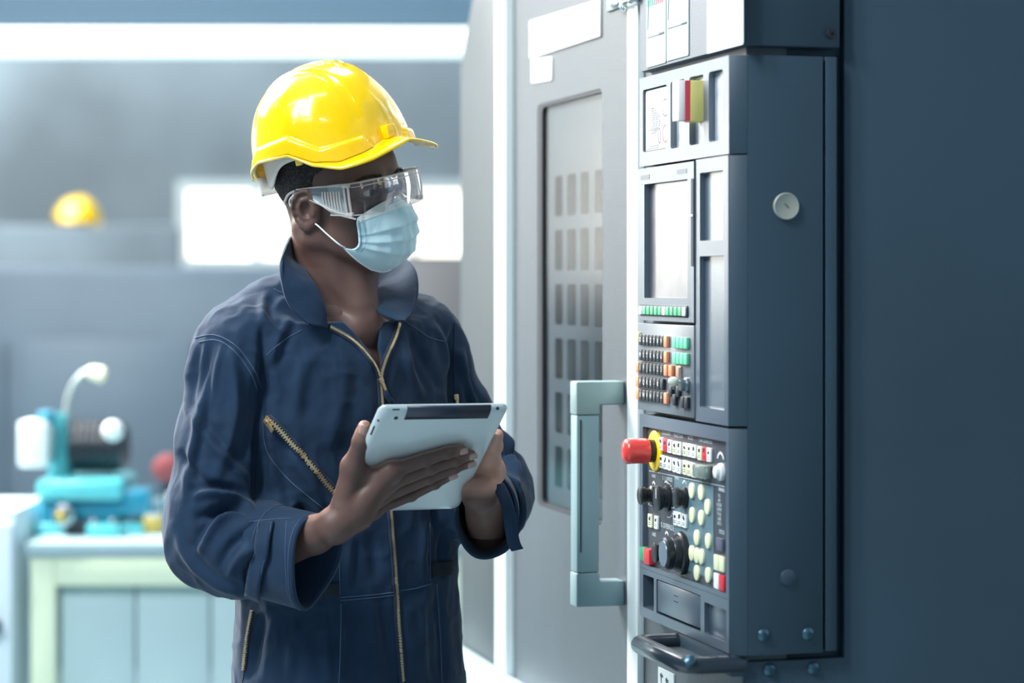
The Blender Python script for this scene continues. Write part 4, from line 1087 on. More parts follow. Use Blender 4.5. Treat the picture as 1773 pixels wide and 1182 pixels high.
# ------------------------------------------------------------------ right hand and forearm (nearest the lens)
rh = SDF((-0.36, 3.19, 1.13), (-0.03, 3.40, 1.38), 0.0016)
fing = {'index': ([(678, 815, .015), (736, 795, .0115), (774, 783, .0105), (799, 778, .0088)], [.0110, .0096, .0086, .0074]),
        'middle': ([(668, 838, .017), (745, 809, .0135), (789, 795, .0115), (815, 787, .0088)], [.0112, .0098, .0088, .0076]),
        'ring': ([(655, 862, .017), (742, 826, .0135), (787, 809, .0115), (813, 801, .0085)], [.0108, .0092, .0082, .0072]),
        'pinky': ([(642, 884, .015), (712, 857, .0115), (753, 837, .0100), (783, 822, .0078)], [.0098, .0082, .0074, .0064])}
wr = np.array(P(582, 908, 3.295)); fa = np.array(P(470, 950, 3.36))
tips = []
mcps = []
for k_, (pt, rd) in fing.items():
    q = [on_tab(a, b, c) for a, b, c in pt]
    rh.chain(q, rd, 0.0022)
    for i in (1, 2): rh.ell(q[i]+tn*0.0015, (rd[i]*0.98,)*3, 0.003)          # knuckle joints
    mcps.append(q[0]); tips.append((q[-2], q[-1], rd[-1]))
    base = wr*0.62+q[0]*0.38
    rh.chain([base, q[0]], [0.0135, rd[0]*1.05], 0.010)                       # metacarpals
# palm body under the knuckles and heel of the hand
rh.chain([wr+(0, 0.004, 0.004), np.array(P(625, 872, 3.30)), mcps[0]*0.5+mcps[1]*0.5+(0, 0.004, 0)], [.019, .021, .014], 0.012)
rh.chain([wr-(0, 0, 0.006), np.array(P(620, 893, 3.30)), mcps[3]], [.018, .017, .012], 0.012)
# thumb
tq = [np.array(P(596, 872, 3.292)), np.array(P(610, 808, 3.285)), np.array(P(625, 764, 3.268)), np.array(P(631, 739, 3.258))]
rh.chain(tq, [.0180, .0135, .0108, .0092], 0.006)
rh.ell(tq[2], (.0115,)*3, 0.004); rh.ell((tq[2]+tq[3])/2+(0.0, 0.002, 0), (.0108,)*3, 0.004)
rh.chain([tq[1], np.array(P(640, 826, 3.30)), mcps[0]], [.0125, .010, .0105], 0.014)          # web
# wrist and forearm
rh.chain([np.array(P(600, 893, 3.293)), wr, np.array(P(545, 925, 3.32)), fa], [.0205, .0215, .0250, .033], 0.012, sq=None)
rh.ell(np.array(P(574, 899, 3.293)), (.008,)*3, 0.012)                        # wrist bone
# tendons on the back of the hand
for m_ in mcps[:4]:
    rh.cap(m_+tn*0.0065, wr*0.75+m_*0.25+tn*0.0125, 0.0028, 0.0026, 0.006)
rV, rF = rh.mesh(); rV = smooth_v(rV, rF, 2, 0.4)
# ------------------------------------------------------------------ left hand behind the tablet's right edge
lh = SDF((-0.16, 3.24, 1.16), (0.05, 3.56, 1.38), 0.0020)
wl = np.array(P(832, 856, 3.395)); el_ = np.array(P(846, 925, 3.53))
pc = on_tab(846, 815, -0.030)
lh.chain([el_, wl], [.032, .0235], 0.01)
lh.chain([wl, pc], [.0245, .021], 0.012)
k_l = [on_tab(838, 752, -0.026), on_tab(820, 765, -0.028), on_tab(803, 782, -0.028), on_tab(790, 800, -0.026)]
f_l = [[(828, 735, -.021), (800, 738, -.018), (780, 742, -.017)], [(800, 748, -.021), (772, 752, -.018), (752, 756, -.017)],
       [(782, 768, -.021), (757, 772, -.018), (738, 776, -.017)], [(772, 790, -.020), (752, 794, -.017), (738, 797, -.016)]]
for m_, fl in zip(k_l, f_l):
    lh.chain([pc, m_], [.019, .0125], 0.010)
    lh.chain([m_]+[on_tab(*p) for p in fl], [.0108, .0095, .0085, .0074], 0.0025)
# thumb lying along the right edge
tl_ = [on_tab(843, 822, -0.020), on_tab(851, 796, -0.014), on_tab(857, 772, -0.011), on_tab(862, 752, -0.010)]
lh.chain([wl]+tl_, [.021, .0175, .0125, .0100, .0080], 0.008)
lV, lF = lh.mesh(); lV = smooth_v(lV, lF, 2, 0.4)
# ------------------------------------------------------------------ hidden core: arms, trunk, legs inside the clothes
SHR = np.array([-0.392, 3.458, 1.430]); SHL = np.array([-0.138, 3.631, 1.438])
ELR = np.array(P(368, 930, 3.41)); ELL = np.array(P(846, 868, 3.61))
cs_ = SDF((-0.50, 3.36, 0.02), (0.06, 3.76, 1.50), 0.010)
cs_.chain([SHR, ELR, fa], [.044, .032, .030], 0.02); cs_.chain([SHL, ELL, el_], [.044, .032, .030], 0.02)
cs_.chain([(-0.262, 3.56, 1.44), (-0.25, 3.56, 1.25), (-0.245, 3.56, 1.0), (-0.245, 3.56, 0.9)], [.10, .11, .10, .10], 0.05)
cs_.chain([SHR, (-0.262, 3.56, 1.44), SHL], [.05, .08, .05], 0.04)
for s_ in (1, -1):
    cs_.chain([tw(s_*0.085, 0, 0.92, np.array([-0.245, 3.56])), tw(s_*0.095, 0.01, 0.50, np.array([-0.245, 3.56])), tw(s_*0.10, -0.02, 0.10, np.array([-0.245, 3.56]))], [.085, .055, .038], 0.03)
cV, cF = cs_.mesh()
# one body mesh
parts_ = [(hV, hF), (rV, rF), (lV, lF), (cV, cF)]
n0 = 0; VV, FF = [], []
for v_, f_ in parts_: VV.append(v_); FF.append(f_+n0); n0 += len(v_)
bV = np.concatenate(VV); bF = np.concatenate(FF)
me = quads_mesh('body', bV, bF, ORG[person])
# natural skin tone map: palms and nails side lighter, lids and ears a little redder
tone = np.zeros(len(bV))
lr = slice(len(hV)+len(rV), len(hV)+len(rV)+len(lV))
Lp = bV[lr]; tone[lr] = np.clip(((Lp-wl)@np.array([0, 0, 1.0])+0.004)/0.014, 0, 1)*0.85
rr = slice(len(hV), len(hV)+len(rV)); Rp = bV[rr]; Rn = vnormals(rV, rF)
tone[rr] = np.clip((-(Rn@tn)-0.15)*2.0, 0, 1)*0.8
for a_, b_, r_ in tips:
    d_ = np.linalg.norm(Rp-b_, axis=1); tone[rr] = np.maximum(tone[rr], np.clip(1-(d_-0.004)/0.011, 0, 1)*0.30)
d_ = np.linalg.norm(Rp-tq[3], axis=1); tone[rr] = np.maximum(tone[rr], np.clip(1-(d_-0.008)/0.016, 0, 1)*0.45)
at = me.color_attributes.new('tone', 'FLOAT_COLOR', 'POINT')
at.data.foreach_set('color', np.stack([tone, tone, tone, np.ones_like(tone)], 1).astype(np.float32).ravel())
M_skin = mat('skin', (98, 74, 68), 0.5, sss=0.08, bump=(420, 0.3, 0.0008), spec=0.38)
nt = M_skin.node_tree; N = nt.nodes
b_ = N['Principled BSDF']
va = N.new('ShaderNodeVertexColor'); va.layer_name = 'tone'
mx = N.new('ShaderNodeMix'); mx.data_type = 'RGBA'; mx.inputs[7].default_value = lin((196, 150, 132))
nz = N.new('ShaderNodeTexNoise'); nz.inputs['Scale'].default_value = 14; nz.inputs['Detail'].default_value = 4
tcn = N.new('ShaderNodeTexCoord'); nt.links.new(tcn.outputs['Object'], nz.inputs['Vector'])
mx2 = N.new('ShaderNodeMix'); mx2.data_type = 'RGBA'; mx2.inputs[6].default_value = lin((86, 64, 59)); mx2.inputs[7].default_value = lin((108, 82, 74))
nt.links.new(nz.outputs['Fac'], mx2.inputs[0]); nt.links.new(mx2.outputs[2], mx.inputs[6])
nt.links.new(va.outputs['Color'], mx.inputs[0]); nt.links.new(mx.outputs[2], b_.inputs['Base Color'])
body = add('body', me, M_skin, person)
# nails
M_nail = mat('nail', (176, 142, 132), 0.3)
def nail(p0, p1, r, toward, wd=0.0056, ln=0.0068, lift=0.62):
    ax = (p1-p0)/np.linalg.norm(p1-p0); tt = toward-ax*(toward@ax); tt /= np.linalg.norm(tt); sd = np.cross(ax, tt)
    c = p1+ax*r*0.10+tt*(r*lift)
    V = []; nu, nv = 9, 9
    for i in range(nu):
        for j in range(nv):
            u = -1+2*i/(nu-1); v = -1+2*j/(nv-1)
            uu = u*math.sqrt(1-0.30*v*v); vv = v*math.sqrt(1-0.25*u*u)
            V.append(c+sd*uu*wd+ax*vv*ln+tt*(0.0028-0.0030*uu*uu-0.0010*vv*vv))
    V, F = grid_mesh(np.array(V).reshape(nu, nv, 3))
    me = np_mesh('fingernail', V, F, off=ORG[person]); me.materials.append(M_nail)
    o = bpy.data.objects.new('fingernail', me); COL.objects.link(o); o.parent = body; ORG[o] = ORG[person]
    md = o.modifiers.new('t', 'SOLIDIFY'); md.thickness = 0.0007
vdir = np.array([0.06, -1, 0.12])
for a_, b_, r_ in tips: nail(a_, b_, r_, tn*0.8+np.array([0.15, -0.3, 0.1]), lift=0.74)
nail(tq[2], tq[3], .0092, np.array([0.10, -1, 0.15]), 0.0066, 0.0085, 0.92)

# ------------------------------------------------------------------ tablet
TBt = thing('tablet', 'silver tablet with a black top band, held in both hands', 'tablet', tuple((tTL+tBR)/2))
Rt = Matrix(((te1[0], te2[0], tn[0]), (te1[1], te2[1], tn[1]), (te1[2], te2[2], tn[2])))
def T2W(x, y, z): return Vector(tTL+te1*x+te2*y+tn*z)
M_alu = mat('tablet_aluminium', (214, 224, 226), 0.36, 0.35)
def loop_(ins, z, r):
    return [T2W(a, b, z) for a, b in roundrect(ins, ins, tw_-ins, th_-ins, r, 8)]
LZ = [(0.0000, -0.0085, 0.011), (0.0000, -0.0068, 0.011), (0.0012, -0.0040, 0.011), (0.0040, -0.0018, 0.011), (0.0085, -0.0006, 0.009), (0.014, 0.0, 0.006)]
V = []; F = []; nL = None
for ins, z, r in LZ:
    lp = loop_(ins, z, max(r, 0.004)); nL = len(lp); V += lp
for j in range(len(LZ)-1):
    for i in range(nL): F.append((j*nL+i, j*nL+(i+1) % nL, (j+1)*nL+(i+1) % nL, (j+1)*nL+i))
F.append(tuple(range((len(LZ)-1)*nL, len(LZ)*nL))); F.append(tuple(range(nL))[::-1])
bmx = MB().raw(V, F); bmesh.ops.recalc_face_normals(bmx.bm, faces=bmx.bm.faces[:])
add('back_shell', bmx, M_alu, TBt, ang=50)
add('screen', MB().prism([T2W(a, b, -0.0090) for a, b in roundrect(0.001, 0.001, tw_-0.001, th_-0.001, 0.010, 8)], tn*0.0005), M_black, TBt, label='black glass screen side')
xa, xb = 0.0385, tw_-0.027
bd = [T2W(a, b, 0.0004) for a, b in ((xa, 0.0135), (xa, 0.0180), (xa+0.003, 0.0212), (xb-0.003, 0.0212), (xb, 0.0180), (xb, 0.0135))]
prof = [(0.0, -0.0066), (0.0010, -0.0038), (0.0038, -0.0014), (0.0085, 0.0001), (0.014, 0.0006), (0.0215, 0.0006)]
V = [T2W(x, y, z+0.0003) for x in (xa, xb) for y, z in prof]; n_ = len(prof)
F = [(i, i+1, n_+i+1, n_+i) for i in range(n_-1)]
o = add('antenna_band', MB().raw(V, F), mat('band_black', (34, 44, 62), 0.4), TBt, label='black antenna band along the top edge')
md = o.modifiers.new('t', 'SOLIDIFY'); md.thickness = 0.0006
M_hole = mat('hole_black', (20, 22, 40), 0.5)
def tcyl(name, x, y, z, r, nrm=None):
    ax = Vector(tn) if nrm is None else Vector(nrm)
    add(name, MB().lathe(T2W(x, y, z), ax, [(0, r), (0.0006, r*0.95), (0.0006, 0)], 18), M_hole, TBt)
tcyl('camera_lens', 0.0262, 0.0185, 0.0001, 0.0030); tcyl('audio_jack', tw_-0.0175, 0.0035, -0.0022, 0.0024, tn*0.6-te2*0.8)
tcyl('mute_switch', 0.0038, 0.026, -0.0018, 0.0018, tn*0.6-te1*0.8)
def tbar(name, x0, y0, x1, y1, z, w_):
    add(name, MB().tube([T2W(x0, y0, z), T2W(x1, y1, z)], w_, 8), M_hole, TBt)
tbar('power_button', 0.0175, 0.0034, 0.0275, 0.0034, -0.0026, 0.0011); tbar('volume_button', 0.0026, 0.040, 0.0026, 0.058, -0.0030, 0.0012)
# ------------------------------------------------------------------ coverall
WC = np.array([-0.243, 3.555])
cl = SDF((-0.53, 3.24, 0.86), (0.08, 3.78, 1.57), 0.0035)
# trunk loft: z, centre, half width, half depth
ks = [(0.80, (-0.238, 3.565), .178, .128), (0.95, (-0.238, 3.562), .176, .128), (1.085, (-0.240, 3.558), .168, .124), (1.20, (-0.246, 3.555), .176, .126), (1.32, (-0.256, 3.552), .190, .130),
      (1.42, (-0.262, 3.550), .186, .122), (1.49, (-0.262, 3.552), .150, .100), (1.56, (-0.262, 3.552), .11, .08)]
kz = [k[0] for k in ks]
def trunk(X, Y, Z):
    z = Z; cx = np.interp(z, kz, [k[1][0] for k in ks]); cy = np.interp(z, kz, [k[1][1] for k in ks])
    A_ = np.interp(z, kz, [k[2] for k in ks]); B_ = np.interp(z, kz, [k[3] for k in ks])
    a = (X-cx)*TR_[0]+(Y-cy)*TR_[1]; f = (X-cx)*TF_[0]+(Y-cy)*TF_[1]
    d = ((np.abs(a/A_)**2.3+np.abs(f/B_)**2.3)**(1/2.3)-1)*np.minimum(A_, B_)
    return np.maximum(d, Z-1.475)
cl.op(trunk, (-0.5, 3.36, 0.85), (0.02, 3.76, 1.50), 0.02)
cl.chain([(-0.262, 3.565, 1.468), (-0.305, 3.545, 1.477), (-0.345, 3.51, 1.468), tuple(SHR)], [.072, .062, .058, .060], 0.04); cl.chain([(-0.262, 3.565, 1.468), (-0.215, 3.595, 1.462), tuple(SHL)], [.072, .060, .058], 0.04)
# sleeves
CR = np.array(P(545, 973, 3.325)); CRa = CR-ELR; CRa /= np.linalg.norm(CRa)
cuffR0 = CR-CRa*0.075
cl.chain([SHR+(0.004, 0, 0.0), np.array(P(380, 760, 3.43)), np.array(P(368, 880, 3.41)), ELR+(0.004, 0, -0.006), np.array(P(420, 955, 3.385)), cuffR0], [.064, .0575, .0600, .064, .0630, .0640], 0.030)
CL = np.array(P(842, 893, 3.452)); ELL2 = np.array(P(846, 862, 3.60)); CLa = CL-ELL2; CLa /= np.linalg.norm(CLa)
cuffL0 = CL-CLa*0.06
cl.chain([SHL, np.array(P(790, 730, 3.645)), np.array(P(842, 830, 3.62)), ELL2], [.062, .056, .058, .060], 0.030)
cl.chain([ELL2, cuffL0], [.060, .058], 0.03)
# hollow sleeve ends
def planecut(c, ax, r0):
    def fn(X, Y, Z):
        t = (X-c[0])*ax[0]+(Y-c[1])*ax[1]+(Z-c[2])*ax[2]
        q = np.sqrt(np.maximum((X-c[0])**2+(Y-c[1])**2+(Z-c[2])**2-t*t, 0))
        return np.maximum(-t, q-r0)
    return fn
for c_, ax_ in ((cuffR0, CRa), (cuffL0, CLa)):
    cl.op(planecut(c_, ax_, 0.085), c_-0.09, c_+0.09+ax_*0.07, 0.002, True)
cl.cap(cuffR0-CRa*0.015, cuffR0+CRa*0.05, .046, .054, 0.003, True); cl.cap(cuffL0-CLa*0.03, cuffL0+CLa*0.05, .044, .050, 0.003, True)
# neck hole and the V of the open front
cl.cap((-0.262, 3.545, 1.46), (-0.262, 3.54, 1.60), .070, .080, 0.006, True)
Lv = np.array([(545, 495), (558, 519), (580, 539), (616, 575), (641, 611), (657, 645)], float); Rv = np.array([(637, 495), (648, 532), (653, 565), (655, 600), (658, 645)], float)
def vee(X, Y, Z):
    px = 886.5+4186*X/Y; py = 488-4186*(Z-1.53)/Y
    l = np.interp(py, Lv[:, 1], Lv[:, 0]); r_ = np.interp(py, Rv[:, 1], Rv[:, 0])
    d = np.maximum(l-px, px-r_)*0.00082
    d = np.maximum(d, (py-646)*0.00082)
    return np.maximum(d, Y-3.52)
cl.op(vee, (-0.30, 3.36, 1.38), (-0.17, 3.52, 1.56), 0.003, True)
kV, kF = cl.mesh()
kV = smooth_v(kV, kF, 3, 0.5)
nk_ = vnormals(kV, kF)
ppx = 886.5+4186*kV[:, 0]/kV[:, 1]; ppy = 488-4186*(kV[:, 2]-1.53)/kV[:, 1]
face_ = np.clip((-nk_[:, 1]+0.25)*2.0, 0, 1)
def seg_d(pts):
    best = np.full(len(kV), 1e9); sgn = np.zeros(len(kV)); tt_ = np.zeros(len(kV)); L = 0
    tot = sum(math.hypot(b[0]-a[0], b[1]-a[1]) for a, b in zip(pts[:-1], pts[1:]))
    for a, b in zip(pts[:-1], pts[1:]):
        ax, ay = a; dx, dy = b[0]-ax, b[1]-ay; l2 = dx*dx+dy*dy
        t = np.clip(((ppx-ax)*dx+(ppy-ay)*dy)/l2, 0, 1); ex, ey = ppx-ax-t*dx, ppy-ay-t*dy
        d = np.sqrt(ex*ex+ey*ey); m = d < best
        best = np.where(m, d, best); sgn = np.where(m, np.sign(ex*dy-ey*dx), sgn); tt_ = np.where(m, (L+t*math.sqrt(l2))/tot, tt_); L += math.sqrt(l2)
    return best, sgn, tt_
disp = np.zeros(len(kV))
def crease(pts, amp, wd, asym=0.0):
    """amp mm (+ ridge, - groove), wd px"""
    pts = catmull(pts, max(4, 3*len(pts))).tolist() if len(pts) > 2 else pts
    d, s_, t = seg_d(pts); wd = wd*0.85
    fade = np.sin(np.clip(t, 0, 1)*PI)**0.6*(d < 4*wd)
    g_ = np.exp(-(d/wd)**2)
    if asym: g_ = g_-asym*np.exp(-((d*s_-1.6*wd)/wd)**2)
    disp[:] += 2.5*amp*0.001*g_*fade*face_
for c_ in [
    # right sleeve, elbow folds
    ([(352, 640), (345, 720), (330, 800), (318, 870)], 3.5, 9, .6), ([(400, 600), (410, 680), (400, 760), (372, 830)], 3.0, 12, .6), ([(440, 650), (438, 730), (425, 800)], -4, 8, 0),
    ([(330, 860), (380, 852), (440, 872)], 5.0, 9, .8), ([(335, 900), (390, 880), (450, 890)], -6.0, 9, .0), ([(345, 960), (380, 900), (440, 880)], 5.5, 10, .7),
    ([(380, 985), (400, 940), (450, 905)], -5, 9, 0), ([(395, 1000), (425, 950), (470, 915)], 4, 8, .6), ([(300, 900), (320, 960), (370, 1010), (430, 1035)], 3, 10, .4),
    ([(310, 780), (350, 830), (410, 850)], -4, 8, .0), ([(320, 700), (370, 770), (432, 830)], 3.0, 10, .7), ([(430, 1020), (470, 1035), (520, 1042)], 2.5, 6, 0), ([(420, 985), (430, 940), (462, 930)], 3, 6, 0),
    ([(337, 590), (327, 650), (322, 720)], 2.5, 6, .6), ([(362, 590), (352, 640), (345, 700)], -2.5, 6, 0), ([(385, 590), (372, 650), (366, 700)], 2, 6, 0),
    # chest
    ([(455, 560), (455, 620), (452, 700), (447, 800), (446, 880)], -9, 8, -.5), ([(462, 500), (455, 540), (480, 580)], 2.5, 9, .5), ([(505, 545), (480, 590), (462, 640)], 3, 10, .5),
    ([(540, 600), (520, 660), (505, 740)], 2, 16, .4), ([(600, 620), (590, 700), (570, 780)], 1.8, 16, .5), ([(700, 570), (712, 640), (735, 690)], 3.0, 10, .7), ([(720, 575), (740, 630), (768, 680)], -2.5, 10, .0),
    ([(740, 560), (765, 590), (780, 640)], 3.0, 9, .5), ([(786, 560), (787, 620), (786, 690), (786, 740)], -8, 7, -.4), ([(500, 780), (540, 840), (560, 880)], 3, 12, .5), ([(470, 760), (500, 860), (520, 890)], -3, 12, 0),
    ([(620, 660), (640, 690), (650, 720)], 1.5, 8, 0), ([(480, 520), (520, 520), (555, 545)], 2, 9, .4),
    # left sleeve
    ([(800, 600), (808, 660), (835, 720)], 3, 8, .6), ([(815, 640), (835, 690), (868, 740)], -3, 8, 0), ([(868, 745), (884, 770), (889, 800)], 4, 7, .6), ([(858, 780), (885, 800), (902, 840)], 5, 8, .8),
    ([(858, 820), (880, 835), (896, 875)], -5, 7, 0), ([(800, 640), (812, 690), (820, 720)], -3, 6, 0), ([(850, 800), (870, 790), (890, 782)], -4, 6, 0),
    # waist and trousers
    ([(560, 1060), (562, 1110), (570, 1182)], 3, 12, .5), ([(600, 1040), (610, 1110), (612, 1182)], -3, 13, 0), ([(640, 1040), (650, 1100), (655, 1182)], 2.5, 14, .5), ([(730, 1030), (728, 1100), (735, 1182)], 3, 12, .5),
    ([(755, 1010), (762, 1090), (768, 1182)], -3, 9, 0), ([(520, 1075), (505, 1120), (500, 1182)], 3, 12, .4), ([(455, 1060), (440, 1110), (430, 1182)], -4, 7, -.5), ([(610, 930), (605, 970), (600, 1020)], 2, 9, .4),
    ([(640, 920), (650, 970), (650, 1010)], -2, 12, 0), ([(735, 900), (730, 960), (735, 1010)], 2.2, 10, .5), ([(770, 900), (765, 960), (765, 1000)], -3, 8, 0), ([(700, 1050), (712, 1120), (716, 1182)], 2, 12, .4),
    ([(587, 1040), (590, 1100), (588, 1182)], 2.5, 8, .3)]:
    crease(*c_)
q_ = kV.copy(); q_[:, 2] *= 0.45
nzv = vnoise(q_, 14)*0.008+vnoise(kV+5, 34)*0.0030+vnoise(q_+9, 60)*0.0012
ridge = np.abs(vnoise(kV*np.array([1, 1, 0.6])+3, 22))
disp += nzv+0.009*(0.12-np.minimum(ridge, 0.24))+0.008*(0.1-np.minimum(np.abs(vnoise(kV*np.array([1, 1, 0.8])+11, 38)), 0.2))
kV = kV+nk_*disp[:, None]
kV = smooth_v(kV, kF, 1, 0.35)
M_cloth = mat('coverall_navy', (33, 55, 79), 0.85, sheen=0.12, spec=0.2, var=(22, (28, 47, 69), 0.3, 0.7))
# woven grain
nt = M_cloth.node_tree; N = nt.nodes; tcn = N.new('ShaderNodeTexCoord'); prev_ = None
wv = N.new('ShaderNodeTexNoise'); wv.inputs['Scale'].default_value = 1400; mpn = N.new('ShaderNodeMapping'); mpn.inputs['Rotation'].default_value = (0.2, 0.3, 0.6); mpn.inputs['Scale'].default_value = (1, 1, 0.35)
nt.links.new(tcn.outputs['Object'], mpn.inputs[0]); nt.links.new(mpn.outputs[0], wv.inputs['Vector'])
w2 = N.new('ShaderNodeTexNoise'); w2.inputs['Scale'].default_value = 55; w2.inputs['Detail'].default_value = 4; nt.links.new(tcn.outputs['Object'], w2.inputs['Vector'])
b1 = N.new('ShaderNodeBump'); b1.inputs['Strength'].default_value = 0.25; b1.inputs['Distance'].default_value = 0.0006
b2 = N.new('ShaderNodeBump'); b2.inputs['Strength'].default_value = 0.35; b2.inputs['Distance'].default_value = 0.003
nt.links.new(wv.outputs['Fac'], b1.inputs['Height']); nt.links.new(w2.outputs['Fac'], b2.inputs['Height']); nt.links.new(b1.outputs['Normal'], b2.inputs['Normal']); nt.links.new(b2.outputs['Normal'], N['Principled BSDF'].inputs['Normal'])
me = quads_mesh('coverall', kV, kF, ORG[person])
cov = add('coverall', me, M_cloth, person, label='navy work coverall')
ORG[cov] = ORG[person]
from mathutils.bvhtree import BVHTree
bvh = BVHTree.FromPolygons([tuple(v) for v in kV], [tuple(int(i) for i in f) for f in kF])
def surf(px, py, lift=0.0):
    d = Vector((U(px), 1.0, WV(py))).normalized()
    h_ = bvh.ray_cast(Vector((0, 0, 1.53)), d)
    if h_[0] is None: return None, None
    n_ = h_[1]
    if n_.dot(d) > 0: n_ = -n_
    return h_[0]+n_*lift, n_
def surf_line(pts, step=4.0, lift=0.0, curved=True):
    if curved and len(pts) > 2:
        L = sum(math.hypot(b[0]-a[0], b[1]-a[1]) for a, b in zip(pts[:-1], pts[1:])); pts = catmull(pts, max(4, int(L/step)))
    else:
        out = []
        for a, b in zip(pts[:-1], pts[1:]):
            n_ = max(2, int(math.hypot(b[0]-a[0], b[1]-a[1])/step))
            for i in range(n_): out.append((a[0]+(b[0]-a[0])*i/n_, a[1]+(b[1]-a[1])*i/n_))
        pts = out+[pts[-1]]
    r = [surf(p[0], p[1], lift) for p in pts]
    r = [q for q in r if q[0] is not None]
    out = []
    for q in r:
        if not out or (q[0]-out[-1][0]).length < 0.03: out.append(q)
    return out
def ribbon(name, line, width, m, parent, th=0.0012, bump=0.0):
    V = []; n_ = len(line)
    for i, (p, nn) in enumerate(line):
        t_ = line[min(i+1, n_-1)][0]-line[max(i-1, 0)][0]; t_.normalize(); s_ = t_.cross(nn).normalized()
        row = []
        for u in (-1, -0.5, 0.5, 1): row.append(p+s_*u*width/2+nn*(bump*(1-u*u)))
        V.append(row)
    V, F = grid_mesh(np.array([[list(q) for q in r] for r in V]))
    me = np_mesh(name, V, F, off=ORG[parent]); o = add(name, me, m, parent)
    md = o.modifiers.new('t', 'SOLIDIFY'); md.thickness = th; md.offset = 0
    return o
M_seam = mat('seam_thread', (62, 84, 112), 0.8); M_seamd = mat('seam_dark', (24, 38, 58), 0.9)
def seam(pts, r=0.0009, m=None, lift=0.0003):
    ln = surf_line(pts, 4, lift)
    if len(ln) < 3: return
    P_ = catmull([list(q[0]) for q in ln], len(ln)*2)
    add('seam', MB().tube(P_, r, 6), m or M_seam, cov)
for s_ in ([(337, 585), (372, 580), (410, 600), (440, 640), (452, 672)], [(345, 592), (375, 589), (405, 607), (432, 642), (446, 676)], [(474, 500), (490, 507), (505, 500)],
           [(522, 572), (490, 590), (462, 615)], [(700, 556), (725, 572), (745, 585), (784, 594)], [(455, 720), (462, 780), (500, 830), (560, 880)],
           [(588, 925), (588, 1030)], [(589, 1034), (640, 1030), (683, 1025)], [(690, 1022), (720, 1018), (746, 1010)], [(589, 1039), (640, 1035), (683, 1030)],
           [(744, 905), (745, 1005)], [(590, 1045), (590, 1100), (587, 1182)], [(756, 1010), (762, 1100), (765, 1182)]):
    seam(s_)
for s_ in ([(786, 560), (786, 640), (788, 700)], [(452, 672), (447, 760), (441, 870)], [(446, 1062), (432, 1110), (420, 1182)]): seam(s_, 0.0012, M_seamd, 0.0)
# belt loops pieces at the waist
M_belt = mat('belt_black', (20, 34, 44), 0.9)
def patch(name, quad, m, lift, th, lab=None, n=10, bump=0.0):
    (x0, y0), (x1, y1), (x2, y2), (x3, y3) = quad   # TL TR BR BL
    V = np.zeros((n, n, 3)); last = None
    for i in range(n):
        for j in range(n):
            u, v = i/(n-1), j/(n-1)
            px = (x0*(1-u)+x1*u)*(1-v)+(x3*(1-u)+x2*u)*v; py = (y0*(1-u)+y1*u)*(1-v)+(y3*(1-u)+y2*u)*v
            p, nn = surf(px, py, lift+bump*math.sin(u*PI))
            V[i, j] = list(p) if p is not None else (V[i-1, j] if i else V[i, j-1])
    W, F = grid_mesh(V); o = add(name, np_mesh(name, W, F, off=ORG[cov]), m, cov, label=lab)
    md = o.modifiers.new('t', 'SOLIDIFY'); md.thickness = th; md.offset = 0
    return o
patch('elastic_waist', ((548, 1010), (587, 1008), (587, 1032), (546, 1036)), M_belt, 0.0015, 0.002, 'black elastic waist band')
patch('elastic_waist', ((747, 973), (783, 970), (783, 994), (747, 1000)), M_belt, 0.0015, 0.002, 'black elastic waist band')
# zips
M_brass = mat('zip_brass', (206, 184, 146), 0.35, 0.8); M_tape = mat('zip_tape', (30, 46, 70), 0.85)
def teeth_mesh():
    me = MB().box((-0.0020, -0.0005, -0.0008), (0.0020, 0.0005, 0.0008), 0.0002, 1).mesh('tooth'); me.materials.append(M_brass); return me
TM = teeth_mesh()
def zipper(pts, name, wd=0.010, sc=1.0, lab=None, step=2.0, lift=0.0015):
    ln = surf_line(pts, 3.0, 0.0012)
    if len(ln) < 3: return
    zt = ribbon('zip_tape', ln, wd, M_tape, cov, 0.001)
    P_ = catmull([list(q[0]+q[1]*lift) for q in ln], 400); L = np.concatenate([[0], np.cumsum(np.linalg.norm(np.diff(P_, axis=0), axis=1))])
    n_ = int(L[-1]/(0.0012*sc)); V = []; F = []; base = None
    mb = MB()
    for i in range(n_):
        s_ = L[-1]*(i+0.5)/n_; k = int(np.searchsorted(L, s_)); k = min(max(k, 1), 398)
        p = Vector(P_[k]); t_ = Vector(P_[k+1]-P_[k-1]).normalized()
        nn = ln[min(int(k/400*len(ln)), len(ln)-1)][1]; sd = t_.cross(nn).normalized(); nn = sd.cross(t_)
        off = sd*(0.0007 if i % 2 else -0.0007)*sc
        h_ = [(-1, -1, -1), (1, -1, -1), (1, 1, -1), (-1, 1, -1), (-1, -1, 1), (1, -1, 1), (1, 1, 1), (-1, 1, 1)]
        mb.raw([p+off+sd*a*0.0016*sc+t_*b*0.0006*sc+nn*c*0.0006*sc for a, b, c in h_], [(0, 1, 2, 3), (4, 5, 6, 7), (0, 1, 5, 4), (2, 3, 7, 6), (1, 2, 6, 5), (0, 3, 7, 4)])
    bmesh.ops.recalc_face_normals(mb.bm, faces=mb.bm.faces[:])
    o = add(name, mb, M_brass, cov, kind='stuff', label=lab); return ln
zipper([(571, 566), (595, 579), (622, 600), (643, 625), (657, 652)], 'zip_teeth', lab='brass teeth down the left edge of the open neck')
zipper([(692, 554), (685, 580), (674, 605), (664, 630), (659, 652)], 'zip_teeth', lab='brass teeth down the right edge of the open neck')
zipper([(658, 655), (660, 690), (661, 712)], 'zip_teeth', 0.012)
zipper([(676, 880), (679, 930), (684, 990), (690, 1080), (697, 1180)], 'zip_teeth', 0.012, lab='brass front zip below the tablet')
